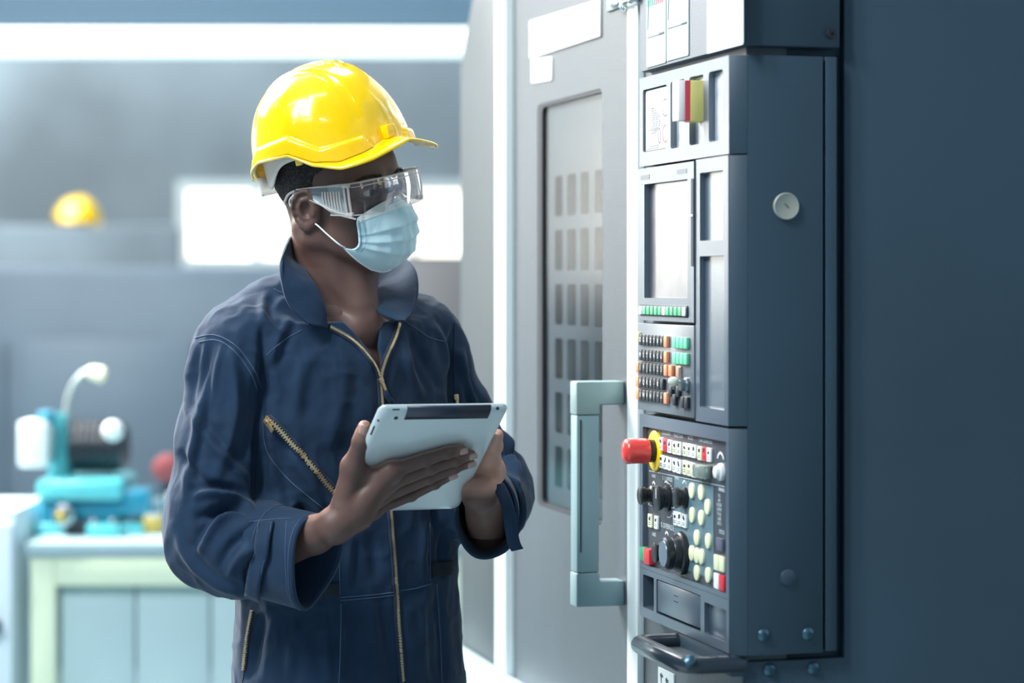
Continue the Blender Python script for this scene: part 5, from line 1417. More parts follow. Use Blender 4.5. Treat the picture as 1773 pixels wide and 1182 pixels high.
zipper([(466, 724), (500, 760), (540, 805), (582, 855)], 'zip_teeth', 0.016, 1.7, 'brass chest pocket zip', lift=0.0022)
zipper([(789, 690), (788, 712)], 'zip_teeth', 0.008) if False else None
zipper([(438, 1056), (430, 1100), (425, 1135), (423, 1160)], 'zip_teeth', 0.008, 1.3, 'brass side pocket zip')
def puller(px, py, ang, ln_, sc=1.0, lab=None):
    p, nn = surf(px, py, 0.0035)
    if p is None: return
    up = Vector((0, 0, 1)); sx = up.cross(nn).normalized(); up = nn.cross(sx)
    d = (sx*math.cos(ang)-up*math.sin(ang)).normalized(); sd = d.cross(nn)
    mb = MB()
    def quadbox(c, hl, hw_, hh_, bev=0.0):
        pts = [c+d*a*hl+sd*b*hw_-nn*hh_ for a, b in ((-1, -1), (1, -1), (1, 1), (-1, 1))]; mb.prism(pts, nn*2*hh_, bev)
    quadbox(p, 0.0045*sc, 0.0038*sc, 0.0020*sc, 0.0008*sc)
    quadbox(p+nn*0.0022*sc, 0.0022*sc, 0.0012*sc, 0.0012*sc, 0.0004*sc)
    quadbox(p+d*(0.0045*sc+ln_/2)+nn*0.002*sc, ln_/2, 0.0024*sc, 0.0008*sc, 0.0005*sc)
    add('zip_puller', mb, M_brass, cov, label=lab); return p, nn, d
puller(467, 729, math.radians(36), 0.017, 1.45, 'large brass pocket zip puller')
pp = puller(658, 658, math.radians(68), 0.013, 0.9, 'brass puller of the front zip')
p_, n_ = surf(788, 700, 0.0)
if p_ is not None: puller(789, 688, math.radians(85), 0.012, 0.9, 'small brass puller beside the arm')
# knotted thread tag hanging from the front puller
ln = surf_line([(664, 676), (668, 686), (674, 694), (680, 700)], 3, 0.004)
if len(ln) > 2:
    P_ = catmull([list(q[0]) for q in ln], 12); add('cord_tag', MB().tube(P_, [0.0022, 0.0035, 0.004, 0.0042, 0.004, 0.0038, 0.0042, 0.0044, 0.004, 0.0036, 0.003, 0.002], 8), M_cloth, cov)

# collar
ck_ = [((566, 566, 3.428), (532, 559, 3.402)), ((560, 528, 3.430), (500, 528, 3.402)), ((545, 495, 3.440), (487, 490, 3.408)), ((530, 470, 3.462), (486, 452, 3.432)), ((522, 462, 3.505), (497, 420, 3.482)),
       ((532, 470, 3.575), (520, 398, 3.572)), ((575, 470, 3.615), (580, 400, 3.640)), ((622, 478, 3.615), (645, 410, 3.655)), ((645, 500, 3.585), (693, 440, 3.612)),
       ((640, 510, 3.535), (720, 468, 3.560)), ((645, 527, 3.490), (724, 512, 3.515)), ((662, 545, 3.462), (712, 543, 3.478)), ((688, 556, 3.450), (697, 556, 3.455))]
Bk = catmull([list(P(*b)) for b, t in ck_], 90); Tk = catmull([list(P(*t)) for b, t in ck_], 90)
V = np.zeros((90, 14, 3))
for j in range(14):
    v = j/13.0; bul = math.sin(v*PI)*0.006
    V[:, j] = Bk*(1-v)+Tk*v
    cc_ = np.array([-0.255, 3.53, 0]); r_ = V[:, j]-cc_; r_[:, 2] = 0; r_ /= np.linalg.norm(r_, axis=1)[:, None]
    V[:, j] += r_*bul
W, F = grid_mesh(V)
W = W+vnormals(W, np.array(F))*(vnoise(W, 40)*0.004)[:, None]
o = add('collar', np_mesh('collar', W, F, off=ORG[cov]), M_cloth, cov, label='wide upturned collar')
md = o.modifiers.new('t', 'SOLIDIFY'); md.thickness = 0.0032; md.offset = 0
md = o.modifiers.new('b', 'BEVEL'); md.width = 0.0009; md.segments = 2; md.limit_method = 'ANGLE'
hem = [V[i, 12]*0.5+V[i, 13]*0.5 for i in range(90)]
add('collar_stitch', MB().tube([V[i, 12] for i in range(90)], 0.0020, 6), M_cloth, cov)
# placket facings inside the V
def facing(L1, L2, lab):
    A_ = catmull([list(P(*p)) for p in L1], 26); B_ = catmull([list(P(*p)) for p in L2], 26)
    V = np.zeros((26, 6, 3))
    for j in range(6): V[:, j] = A_*(1-j/5)+B_*(j/5)
    W, F = grid_mesh(V); o = add('placket', np_mesh('placket', W, F, off=ORG[cov]), M_cloth, cov, label=lab)
    md = o.modifiers.new('t', 'SOLIDIFY'); md.thickness = 0.002; md.offset = 0

# cuffs
def cuff(c0, c1, ax, ru, rv, upv, name, lab, flare=1.04, ph=0.0):
    e2 = upv-ax*(upv@ax); e2 /= np.linalg.norm(e2); e1 = np.cross(e2, ax)
    nu, nv = 64, 16; Vo = np.zeros((nu, 2*nv, 3))
    for i in range(nu):
        a = 2*PI*i/nu
        for j in range(2*nv):
            jj = j if j < nv else 2*nv-1-j; t = jj/(nv-1); th = 0.0 if j < nv else -0.0045
            wob = 1+0.018*math.sin(3*a+ph)+0.012*math.sin(5*a+2*ph+t)+0.02*math.sin(2*a+ph*2)*(t)
            k = (1+(flare-1)*t)*wob
            lip = 0.0012 if (0.80 < t < 0.86) else 0.0
            c = c0*(1-t)+c1*t
            Vo[i, j] = c+e1*math.cos(a)*((ru+th)*k-lip)+e2*math.sin(a)*((rv+th)*k-lip)+ax*0.006*t*math.sin(2*a+ph)
    V_, F_ = grid_mesh(Vo, close_u=True)
    V_ = V_+0
    o = add(name, np_mesh(name, V_, F_, off=ORG[cov]), M_cloth, cov, label=lab)
    return e1, e2, o
e1r, e2r, cr = cuff(cuffR0-CRa*0.012, CR, CRa, .0570, .0665, np.array([0, 0, 1.0]), 'cuff', 'loose cuff of the near sleeve', 1.03, 0.6)
e1l, e2l, c_l = cuff(cuffL0-CLa*0.02, CL, CLa, .0460, .0620, np.array([0, 0, 1.0]), 'cuff', 'loose cuff of the far sleeve', 1.03, 2.0)
# strap on the near cuff
def cuff_stitch(c, ax, ru, rv, e1, e2, ph, flare, t):
    pts = []
    for i in range(60):
        a = 2*PI*i/60; wob = 1+0.018*math.sin(3*a+ph)+0.012*math.sin(5*a+2*ph+t)+0.02*math.sin(2*a+ph*2)*t; k = (1+(flare-1)*t)*wob
        pts.append(c+e1*math.cos(a)*(ru*k+0.0004)+e2*math.sin(a)*(rv*k+0.0004)+ax*0.006*t*math.sin(2*a+ph))
    add('cuff_seam', MB().tube(pts, 0.0007, 5, True), M_seam, cov)
for t in (0.2, 0.92): cuff_stitch((cuffR0-CRa*0.012)*(1-t)+CR*t, CRa, .0570, .0665, e1r, e2r, 0.6, 1.03, t)
bv2 = []
def cpoint(c0, c1, ru, rv, e1, e2, a, t, lift): 
    c = c0*(1-t)+c1*t; return c+e1*math.cos(a)*(ru+lift)+e2*math.sin(a)*(rv+lift)
def strap(path, wdir, name, lab, wd=0.024, th=0.0022):
    P_ = catmull(path, 30); V = np.zeros((30, 5, 3))
    for i in range(30):
        for j in range(5): V[i, j] = P_[i]+wdir*wd*(j/4-0.5)
    W, F = grid_mesh(V); o = add(name, np_mesh(name, W, F, off=ORG[cov]), M_cloth, cov, label=lab)
    md = o.modifiers.new('t', 'SOLIDIFY'); md.thickness = th; md.offset = 0
    md = o.modifiers.new('b', 'BEVEL'); md.width = 0.0007; md.segments = 1; md.limit_method = 'ANGLE'
def cam_pt(c, ru, rv, e1, e2, up_ang, lift):
    return c+e1*math.cos(up_ang)*(ru+lift)+e2*math.sin(up_ang)*(rv+lift)
cm = CR-CRa*0.055
s_front = 1 if (e1r@np.array([0, -1, 0])) > 0 else -1
angs = [1.05, 0.75, 0.4, 0.05, -0.3, -0.6, -0.8]
path = [cam_pt(cm-CRa*0.010*k/6, .0585, .0675, e1r*s_front, e2r, a, 0.0035+(0.002 if k == 3 else 0)) for k, a in enumerate(angs)]
_vc = [v.co+ORG[cov] for v in cr.data.vertices]; _n0 = len(kV); bvh_cloth = bvh
bvh = BVHTree.FromPolygons([tuple(v) for v in kV]+[tuple(v) for v in _vc], [tuple(int(i) for i in f) for f in kF]+[tuple(i+_n0 for i in p.vertices) for p in cr.data.polygons])
ln = surf_line([(462, 905), (459, 930), (457, 955), (452, 968), (447, 985), (440, 1030)], 5, 0.0035)
ribbon('cuff_strap', [(q[0]+q[1]*(0.0035*math.sin(i/len(ln)*PI*1.6)**2), q[1]) for i, q in enumerate(ln)], 0.023, M_cloth, cov, 0.0024)
for dx in (-11, 11): seam([(462+dx, 907), (459+dx, 930), (457+dx, 955), (452+dx, 968), (447+dx, 985), (440+dx, 1028)], 0.0006, M_seam, 0.0058)
seam([(432, 903), (470, 899), (505, 897)], 0.0008)
seam([(496, 902), (494, 960), (498, 1020), (508, 1050)], 0.0006)
bvh = bvh_cloth
# strap on the far cuff, hanging free
pth = [P(862, 838, 3.392), P(874, 862, 3.372), P(882, 890, 3.362), P(885, 915, 3.362), P(890, 940, 3.366), P(896, 952, 3.368)]
strap([np.array(p) for p in pth], np.array([0.93, 0.3, 0.18])/np.linalg.norm([0.93, 0.3, 0.18]), 'cuff_strap', 'free tab hanging from the far cuff', 0.018)

# ------------------------------------------------------------------ trousers (below the frame) and boots
tr = SDF((-0.50, 3.34, 0.05), (0.02, 3.80, 0.96), 0.010)
WC2 = np.array([-0.238, 3.562])
tr.op(lambda X, Y, Z: np.maximum(trunk(X, Y, np.maximum(Z, 0.80)+0*X), 0.80-Z), (-0.45, 3.38, 0.80), (-0.02, 3.76, 0.96), 0.03)
for s_ in (1, -1):
    tr.chain([tw(s_*0.082, 0, 0.84, WC2), tw(s_*0.092, 0.015, 0.50, WC2), tw(s_*0.10, -0.01, 0.12, WC2)], [.105, .086, .072], 0.04)
tV, tF = tr.mesh(); tV = smooth_v(tV, tF, 2); tN = vnormals(tV, tF); tV = tV+tN*(vnoise(tV, 18)*0.008)[:, None]
add('trouser_leg', quads_mesh('trouser_leg', tV, tF, ORG[person]), M_cloth, cov)
for s_ in (1, -1):
    bs = SDF((-0.52, 3.25, -0.01), (0.10, 3.80, 0.20), 0.008)
    a_, b_ = tw(s_*0.10, -0.03, 0.055, WC2), tw(s_*0.125, 0.15, 0.042, WC2)
    bs.cap(a_, b_, .046, .042, 0.02); bs.cap(tw(s_*0.10, -0.015, 0.06, WC2), tw(s_*0.10, -0.01, 0.15, WC2), .046, .05, 0.02)
    bs.op(lambda X, Y, Z: Z+0*X+0*Y, (-0.6, 3.2, -0.2), (0.2, 3.9, 0.0), 0.002, True)
    v_, f_ = bs.mesh(); add('work_boot', quads_mesh('work_boot', smooth_v(v_, f_, 1), f_, ORG[person]), M_black, person)
# ------------------------------------------------------------------ things worn on the head (head frame)
def hthing(name, label, cat, org=(0, 0, 0)):
    o = bpy.data.objects.new(name, None); COL.objects.link(o); o.matrix_world = HM @ Matrix.Translation(Vector(org))
    o['label'] = label; o['category'] = cat; ORG[o] = Vector(org); o.empty_display_size = 0.05
    return o
# hair
hg = SDF((-0.09, -0.12, -0.07), (0.09, 0.10, 0.13), 0.003)
hg.ell((0, -0.012, 0.035), (0.0782, 0.0985, 0.0855), 0.01); hg.ell((0, 0.026, 0.030), (0.0635, 0.0600, 0.060), 0.02)
def hairline(X, Y, Z):     # keep what lies above and behind the hairline
    line = np.interp(Y, [-0.12, -0.06, -0.03, -0.008, 0.012, 0.020, 0.045, 0.07], [-0.050, -0.045, -0.020, -0.004, 0.004, 0.030, 0.045, 0.06])
    return (Z-line)*0.8
sl, X_, Y_, Z_ = hg.reg((-1, -1, -1), (1, 1, 1)); hg.F = np.maximum(hg.F, -(hairline(X_, Y_, Z_)+0*X_).astype(np.float32))
gV, gF = hg.mesh(); gN = vnormals(gV, gF); gV = gV+gN*(vnoise(gV, 420)*0.0016+vnoise(gV, 220)*0.001)[:, None]
gW = hwn(gV)
add('hair', quads_mesh('hair', gW, gF, ORG[person]), mat('hair_black', (26, 24, 26), 0.85, bump=(900, 0.9, 0.002), var=(260, (58, 52, 52), 0.45, 0.6)), person, label='short cropped black hair')
# eyes
M_scl = mat('sclera', (176, 156, 150), 0.25); M_iris = mat('iris', (34, 26, 26), 0.15)
for s_ in (1, -1):
    c = Vector((s_*0.0312, 0.0752, -0.0010))
    look = Vector((-0.38, 1, -0.03)).normalized()
    def ehw(p): return tuple(hw(*p))
    mb = MB().lathe(c, look, [(-0.0120, 0.0)]+[(0.0120*math.sin(t), 0.0120*math.cos(t)) for t in np.linspace(-1.4, 1.4, 14)]+[(0.0120, 0.0)], 28)
    for v in mb.bm.verts: v.co = hw(*v.co)
    e_ = add('eyeball', mb, M_scl, person); 
    mb = MB().lathe(c, look, [(0.0104, 0.0062), (0.0116, 0.0044), (0.0126, 0.0022), (0.0129, 0.0)], 24)
    for v in mb.bm.verts: v.co = hw(*v.co)
    ii = add('iris', mb, M_iris, e_); 
# eyebrows
M_brow = mat('brow', (24, 20, 20), 0.9)
for s_ in (1, -1):
    mb = MB(); rr_ = random.Random(4)
    hb_v = BVHTree.FromPolygons([tuple(v) for v in hV], [tuple(int(i) for i in f) for f in hF])
    for k in range(230):
        u = rr_.random(); a = 0.012+0.036*u; z = 0.0185+0.006*math.sin(u*2.4)-0.006*u+rr_.uniform(-0.0028, 0.0028)*(1-0.6*u)
        o_ = hw(s_*a, 0.14, z); d_ = (hw(s_*a, 0.0, z)-o_).normalized(); r = hb_v.ray_cast(o_, d_)
        if r[0] is None: continue
        p = r[0]; tdir = (hw(s_*(a+0.006), 0.075, z+0.003+0.002*rr_.random())-hw(s_*a, 0.077, z)).normalized()*0.006
        w_ = Vector((0, 0, 0.00022)); mb.raw([p-w_, p+w_, p+tdir-d_*0.0016], [(0, 1, 2)])
    o = add('eyebrow', mb, M_brow, person, kind='stuff')

# ---- hard hat
HT = hthing('hard_hat', 'glossy yellow hard hat worn by the person holding the tablet', 'hard hat', (0, 0, 0.06))
PIT = math.radians(9)
def hh(a, f, h):     # hat frame -> head frame
    c, s_ = math.cos(PIT), math.sin(PIT); f0, z0 = 0.0, 0.050
    return (a, f0+f*c-h*s_, z0+f*s_+h*c)
AX, BX, HT_ = 0.128, 0.1085, 0.133
nth = 192
def hat_surface():
    rows = []
    def rim_h(th):   # th = 0 front, pi back
        d = abs((th+PI) % (2*PI)-PI)
        return float(np.interp(d, [0, 0.45, 0.80, 1.13, 1.43, 1.95, 2.4, 2.80, PI], [0.006, -0.007, -0.012, -0.004, 0.0165, 0.018, 0.006, -0.010, -0.015]))
    def skirt_h(th):
        d = abs((th+PI) % (2*PI)-PI)
        return float(np.interp(d, [0, 0.26, 0.34, 0.40, 1.02, 1.40, 2.0, 2.35, PI], [-0.006, -0.006, 0.004, 0.014, 0.010, 0.038, 0.033, 0.012, 0.004]))
    th = np.linspace(0, 2*PI, nth, endpoint=False)
    vs = []
    # brim rows, outside in: (fraction of the brim width, drop)
    AXf = lambda t: AX-0.019*max(math.cos(t), 0)**1.5
    for q in (1.0, 1.0, 0.86, 0.6, 0.3, 0.08):
        first = len(vs) == 0
        r = []
        for t in th:
            d = abs((t+PI) % (2*PI)-PI); h0 = rim_h(t)
            bw = 0.008+0.032*math.exp(-(d/0.95)**4)+0.010*math.exp(-((PI-d)/0.5)**4)
            fr, sd = math.cos(t), math.sin(t)
            nx_, ny_ = sd/BX, fr/AX; l_ = math.hypot(nx_, ny_); nx_, ny_ = nx_/l_, ny_/l_
            roll = 0.004*math.exp(-((PI-d)/0.5)**4)
            drop = (0.22*bw+0.004*math.exp(-((d-0.7)/0.4)**2))*q*q*math.exp(-(d/1.3)**4)
            hgt = h0-drop+(roll*2.2*q*q)
            if first: hgt -= 0.0035
            r.append((sd*BX+nx_*bw*q, fr*AXf(t)+ny_*bw*q, hgt))
        vs.append(r)
    n_d = 100
    for j in range(n_d):
        ph = (j/(n_d-1))**1.45*PI/2
        r = []
        for t in th:
            h0 = rim_h(t)
            cp, sp = math.cos(ph)**0.80, math.sin(ph)
            a, f = math.sin(t)*BX*cp, math.cos(t)*AXf(t)*cp-0.006*sp
            h = h0*(1-sp)+0.001+(HT_-0.001)*sp
            # flared skirt below the shoulder line
            sk = skirt_h(t); fl = 0.0055*(0.5-0.5*math.tanh((h-sk)/0.0016))
            # raised centre band and its side ridges
            bnd = 0.5-0.5*math.tanh((abs(a)-(0.036-0.006*max(f, 0)/0.1))/0.0020)
            top = min(max((h-0.030)/0.03, 0), 1)
            up = 0.0034*bnd*top
            crest = 0.0030*math.exp(-(a/0.0085)**4)*min(max((h-0.07)/0.03, 0), 1)*(0.5-0.5*math.tanh((f-0.045)/0.006))
            grv = -0.0012*math.exp(-((abs(a)-0.0400)/0.0016)**2)*top
            nrm = Vector((a/BX**2, f/AX**2, h/HT_**2*0.8))
            if nrm.length < 1e-9: nrm = Vector((0, 0, 1))
            nrm.normalize(); k = up+crest+grv+0.0016*math.exp(-((h-sk-0.0006)/0.0016)**2)
            o2 = Vector((math.sin(t)/BX, math.cos(t)/AX, 0)).normalized()*fl
            r.append((a+nrm.x*k+o2.x, f+nrm.y*k+o2.y, h+nrm.z*k))
        vs.append(r)
    return np.array(vs)
HS = hat_surface()
Vh = np.array([[hh(*p) for p in r] for r in HS]); Vh = np.swapaxes(Vh, 0, 1)
Wh, Fh = grid_mesh(Vh, close_u=True)
M_hat = mat('hat_yellow', (255, 206, 0), 0.16, coat=0.6, coat_rough=0.06, sss=0.05, sssr=(0.02, 0.012, 0.002))
hme = np_mesh('shell', Wh, Fh, off=ORG[HT]); bmt = bmesh.new(); bmt.from_mesh(hme); bmesh.ops.remove_doubles(bmt, verts=bmt.verts[:], dist=0.00005); bmesh.ops.recalc_face_normals(bmt, faces=bmt.faces[:]); bmt.to_mesh(hme); bmt.free()
sh = add('shell', hme, M_hat, HT)
md = sh.modifiers.new('t', 'SOLIDIFY'); md.thickness = 0.0024; md.offset = -1
# front accessory tab, side lugs
def hbox(lo, hi, bev):
    mb = MB().box(lo, hi, bev)
    for v in mb.bm.verts: v.co = Vector(hh(*v.co))
    return mb
add('front_tab', hbox((-0.010, AX-0.026, 0.004), (0.010, AX-0.008, 0.024), 0.003), M_hat, HT)
for s_ in (1, -1):
    add('strap_lug', hbox((s_*(BX-0.008)-0.002, 0.018, -0.003), (s_*(BX-0.008)+0.002, 0.030, 0.012), 0.0015), M_hat, HT)
# triangular mark moulded on the crown
tri = MB()
cz = hh(0, 0.052, 0.1205)
for a_, b_ in (((-0.008, 0.044), (0.008, 0.044)), ((0.008, 0.044), (0.0, 0.060)), ((0.0, 0.060), (-0.008, 0.044))):
    def hp(a, f): return Vector(hh(a, f, HT_*math.sqrt(max(0, 1-((f+0.004)/AX)**2.5))+0.0036))
    tri.tube([hp(*a_), hp(*b_)], 0.0008, 6)
add('moulded_mark', tri, M_hat, HT, label='small moulded triangle on the crown')
M_adj = mat('adjuster_white', (250, 250, 248), 0.5)
_nt = M_adj.node_tree; _tl = _nt.nodes.new('ShaderNodeBsdfTranslucent'); _ms = _nt.nodes.new('ShaderNodeMixShader'); _tl.inputs[0].default_value = (0.95, 0.95, 0.93, 1)
_nt.links.new(_nt.nodes['Principled BSDF'].outputs[0], _ms.inputs[1]); _nt.links.new(_tl.outputs[0], _ms.inputs[2]); _nt.links.new(_ms.outputs[0], _nt.nodes['Material Output'].inputs[0])
# harness: head band and adjuster at the nape
M_band = mat('harness_white', (226, 214, 206), 0.5, sss=0.05)
nB = 80; V = np.zeros((nB, 6, 3))
for i in range(nB):
    t = PI*0.42+(2*PI-PI*0.84)*i/(nB-1)
    back = math.exp(-((PI-t)/1.15)**4)
    lo_ = 0.014*(1-back)-0.034*back
    side = math.exp(-((abs(PI-t)-1.0)/0.28)**2)
    lo_ = 0.006-0.012*back-0.026*side*0.9
    for j in range(6):
        h = lo_+(0.030-lo_)*j/5
        V[i, j] = hh(math.sin(t)*0.092, math.cos(t)*0.110-0.004, h)
W, F = grid_mesh(V); o = add('head_band', np_mesh('head_band', W, F, off=ORG[HT]), M_band, HT, label='white plastic head band')
md = o.modifiers.new('t', 'SOLIDIFY'); md.thickness = 0.002
V = np.zeros((24, 5, 3))
for i in range(24):
    t = PI-0.80+1.6*i/23
    for j in range(5):
        h = -0.031+0.027*j/4; V[i, j] = hh(math.sin(t)*0.101, math.cos(t)*0.122-0.004, h)
W, F = grid_mesh(V); ad = add('adjuster', np_mesh('adjuster', W, F, off=ORG[HT]), M_adj, HT, label='white nape adjuster with holes')
md = ad.modifiers.new('t', 'SOLIDIFY'); md.thickness = 0.004
hm = MB()
for i in range(7):
    t = PI-0.75+1.5*i/6; p = Vector(hh(math.sin(t)*0.1033, math.cos(t)*0.1243-0.004, -0.017)); d_ = Vector(hh(math.sin(t), math.cos(t), 0))-Vector(hh(0, 0, 0))
    hm.lathe(p, d_, [(0, 0.0014), (0.0004, 0.0014), (0.0004, 0)], 10)
add('adjuster_hole', hm, M_hole, ad, kind='stuff')

# ---- safety glasses
SG = hthing('safety_glasses', 'clear wraparound safety glasses with vented side shields', 'glasses', (0, 0.08, 0))
M_lens = bpy.data.materials.new('clear_plastic'); M_lens.use_nodes = True
nt = M_lens.node_tree; N = nt.nodes; N.clear()
out = N.new('ShaderNodeOutputMaterial'); tr_ = N.new('ShaderNodeBsdfTransparent'); gl = N.new('ShaderNodeBsdfGlossy'); gl.inputs['Roughness'].default_value = 0.05
lw = N.new('ShaderNodeLayerWeight'); lw.inputs['Blend'].default_value = 0.35; mxs = N.new('ShaderNodeMixShader')
tr_.inputs['Color'].default_value = (0.93, 0.94, 0.94, 1); mr = N.new('ShaderNodeMapRange'); mr.inputs[3].default_value = 0.03; mr.inputs[4].default_value = 0.65
nt.links.new(lw.outputs['Fresnel'], mr.inputs[0]); nt.links.new(mr.outputs[0], mxs.inputs[0]); nt.links.new(tr_.outputs[0], mxs.inputs[1]); nt.links.new(gl.outputs[0], mxs.inputs[2]); nt.links.new(mxs.outputs[0], out.inputs[0])
M_edge = mat('plastic_edge', (232, 222, 214), 0.15, alpha=0.50, spec=0.8)
def lens_path(s):    # s in -1..1 across, returns (a, f)
    x = s*0.118
    ax = abs(x); sg = 1 if x >= 0 else -1
    if ax < 0.056: return sg*ax, 0.108-0.010*(ax/0.056)**2
    u = (ax-0.056)/0.062          # around the corner and back along the temple
    a = 0.056+0.018*math.sin(min(u/0.35, 1)*PI/2); f = 0.098-0.012*(1-math.cos(min(u/0.35, 1)*PI/2))*1.0-max(0, u-0.15)*0.048
    return sg*a, f
ns = 81; zs_top = []; V = np.zeros((ns, 9, 3))
for i in range(ns):
    s_ = -1+2*i/(ns-1); a, f = lens_path(s_)
    top = 0.019-0.003*abs(s_)**3; bot = -0.029+0.007*math.exp(-(s_*0.118/0.011)**2)*2.2+0.004*abs(s_)
    bot = min(bot, 0.0)
    for j in range(9):
        v = j/8; V[i, j] = (a, f+0.0025*math.sin(v*PI), bot+(top-bot)*v)
W, F = grid_mesh(V); o = add('lens', np_mesh('lens', W, F, off=ORG[SG]), M_lens, SG, label='clear wraparound lens')
lens_o = o
def edge(name, pts, r, m=M_edge, parent=SG): return add(name, MB().tube(catmull(pts, len(pts)*3), r, 8), m, parent)
edge('rim', [tuple(V[i, 8]) for i in range(0, ns, 4)], 0.0013); edge('rim', [tuple(V[i, 0]) for i in range(0, ns, 4)], 0.0010)
edge('rim', [tuple(V[i, 8]+np.array([0, 0.002, -0.0055])) for i in range(16, ns-15, 4)], 0.0007)
for s_ in (1, -1):
    # temple arm: sheet from the lens corner to the ear
    n_ = 30; V2 = np.zeros((n_, 6, 3))
    for i in range(n_):
        u = i/(n_-1); f = 0.080-0.098*u; a = s_*(0.0735+0.006*u)
        top = 0.015+0.002*math.sin(u*PI)-0.002*u; bot = float(np.interp(u, [0, 0.25, 0.5, 0.75, 1], [-0.026, -0.020, -0.009, 0.000, 0.004]))
        for j in range(6): V2[i, j] = (a+s_*0.0015*math.sin(j/5*PI), f, bot+(top-bot)*j/5)
    W, F = grid_mesh(V2); add('temple', np_mesh('temple', W, F, off=ORG[SG]), M_lens, SG, label='clear temple arm')
    edge('temple_edge', [tuple(V2[i, 5]) for i in range(0, n_, 3)], 0.0010); edge('temple_edge', [tuple(V2[i, 0]) for i in range(0, n_, 3)], 0.0016)
    edge('temple_tip', [(s_*0.0795, -0.014, 0.012), (s_*0.079, -0.030, 0.006), (s_*0.077, -0.044, -0.010)], 0.0018)
    # hinge post: two thick clear verticals with knuckles
    for df, r in ((0.0865, 0.0018), (0.0785, 0.0014)): edge('hinge_post', [(s_*0.0745, df, 0.016), (s_*0.0752, df, -0.005), (s_*0.0745, df, -0.026)], r)
    for zz in (0.016, -0.025):
        add('hinge_knuckle', MB().box((s_*0.0745-0.0028, 0.0765, zz-0.003), (s_*0.0745+0.0028, 0.0895, zz+0.003), 0.0013), M_edge, SG)
    # vent ribs
    for k in range(7):
        f = 0.070-k*0.0052; u = (0.080-f)/0.098; bot = float(np.interp(u, [0, 0.25, 0.5, 0.75, 1], [-0.026, -0.020, -0.009, 0.000, 0.004]))+0.004; a = s_*(0.0745+0.006*u)
        edge('vent_rib', [(a+s_*0.0012, f, 0.009), (a+s_*0.002, f, (0.009+bot)/2), (a+s_*0.0012, f, bot)], 0.0008)
    edge('nose_rib', [(s_*0.011, 0.1065, -0.024), (s_*0.008, 0.1075, -0.012), (0.0, 0.108, -0.0075)], 0.0009)

# ---- face mask
FM = hthing('face_mask', 'pale blue pleated surgical mask with white ear loops', 'face mask', (0, 0.09, -0.06))
M_mask = mat('mask_blue', (200, 232, 240), 0.8, sss=0.12, sssr=(0.01, 0.012, 0.014), bump=(500, 0.2, 0.0006), sheen=0.3)
M_maskw = mat('mask_white', (236, 242, 242), 0.8, sss=0.1, sssr=(0.01, 0.01, 0.01))
cprof = [(0.1010, -0.0135), (0.1130, -0.026), (0.1215, -0.040), (0.1215, -0.052), (0.1180, -0.068), (0.1140, -0.084), (0.1050, -0.100), (0.0900, -0.113), (0.068, -0.120)]
eprof = [(0.0560, 0.0780, -0.0330), (0.0565, 0.0765, -0.040), (0.0560, 0.0760, -0.048), (0.0555, 0.0755, -0.056), (0.0555, 0.0750, -0.063), (0.0560, 0.0735, -0.070), (0.0580, 0.0690, -0.075), (0.0610, 0.0620, -0.0765), (0.0640, 0.0530, -0.074)]
nU, nVv = 97, 65
C_ = catmull(cprof, nVv); E_ = catmull(eprof, nVv)
V = np.zeros((nU, nVv, 3))
for i in range(nU):
    u = -1+2*i/(nU-1); au = abs(u); w1 = 1-au**2.2; w2 = 1-au**1.9
    for j in range(nVv):
        v = j/(nVv-1)
        a = u*E_[j, 0]*(1+0.06*math.sin(au*PI)); f = E_[j, 1]+(C_[j, 0]-E_[j, 1])*w1; z = E_[j, 2]+(C_[j, 1]-E_[j, 2])*w2
        # pleats: three overlapping steps that open towards the centre
        k = 0
        for c_, am in ((0.36+0.05*u, 4.2), (0.54+0.02*u, 4.8), (0.71-0.03*u, 4.0)):
            x = (v-c_)*11
            k += am*0.001*(math.exp(-x*x)*(1 if x < 0 else math.exp(-x*3.2)))*(0.45+0.55*w1)
        k += 0.0012*math.sin(u*9+v*14)*math.sin(v*PI)*w1+0.0008*math.sin(u*23+v*6)*math.sin(v*PI)*w1
        nrm = Vector((u*0.9, 1.0, -0.3+0.2*(0.5-v))).normalized()
        V[i, j] = (a+nrm.x*k, f+nrm.y*k, z+nrm.z*k)
W, F = grid_mesh(V)
# keep the mask outside the face
hvL = (hV-HCn) @ HR
hbt = BVHTree.FromPolygons([tuple(v) for v in hvL], [tuple(int(i) for i in f) for f in hF])
for i in range(len(W)):
    p = Vector(W[i]); r = hbt.find_nearest(p)
    if r[0] is None: continue
    n_ = r[1]; d = (p-r[0]).dot(n_)
    if d < 0.0018: W[i] = list(p+n_*(0.0018-d))
W2 = np.array(W)
fm = add('mask_body', np_mesh('mask_body', W2, F, off=ORG[FM]), M_mask, FM)
md = fm.modifiers.new('t', 'SOLIDIFY'); md.thickness = 0.0010
Vg = W2.reshape(nU, nVv, 3)
def strip(name, rows, lift, m, lab=None):
    S_ = Vg[:, rows].copy(); S_[:, :, 1] += lift; S_[:, :, 0] *= 1.006
    Ws, Fs = grid_mesh(S_); o = add(name, np_mesh(name, Ws, Fs, off=ORG[FM]), m, FM, label=lab); md = o.modifiers.new('t', 'SOLIDIFY'); md.thickness = 0.0006
strip('upper_band', range(0, 10), 0.0008, M_maskw, 'white upper hem with nose wire')
add('lower_hem', MB().tube(catmull([tuple(Vg[i, nVv-1]) for i in range(0, nU, 4)], 80), 0.0012, 6), M_maskw, FM)
add('nose_wire', MB().tube(catmull([tuple(Vg[i, 5]+np.array([0, 0.0018, 0])) for i in range(26, nU-26, 3)], 50), 0.0012, 6), M_maskw, FM)
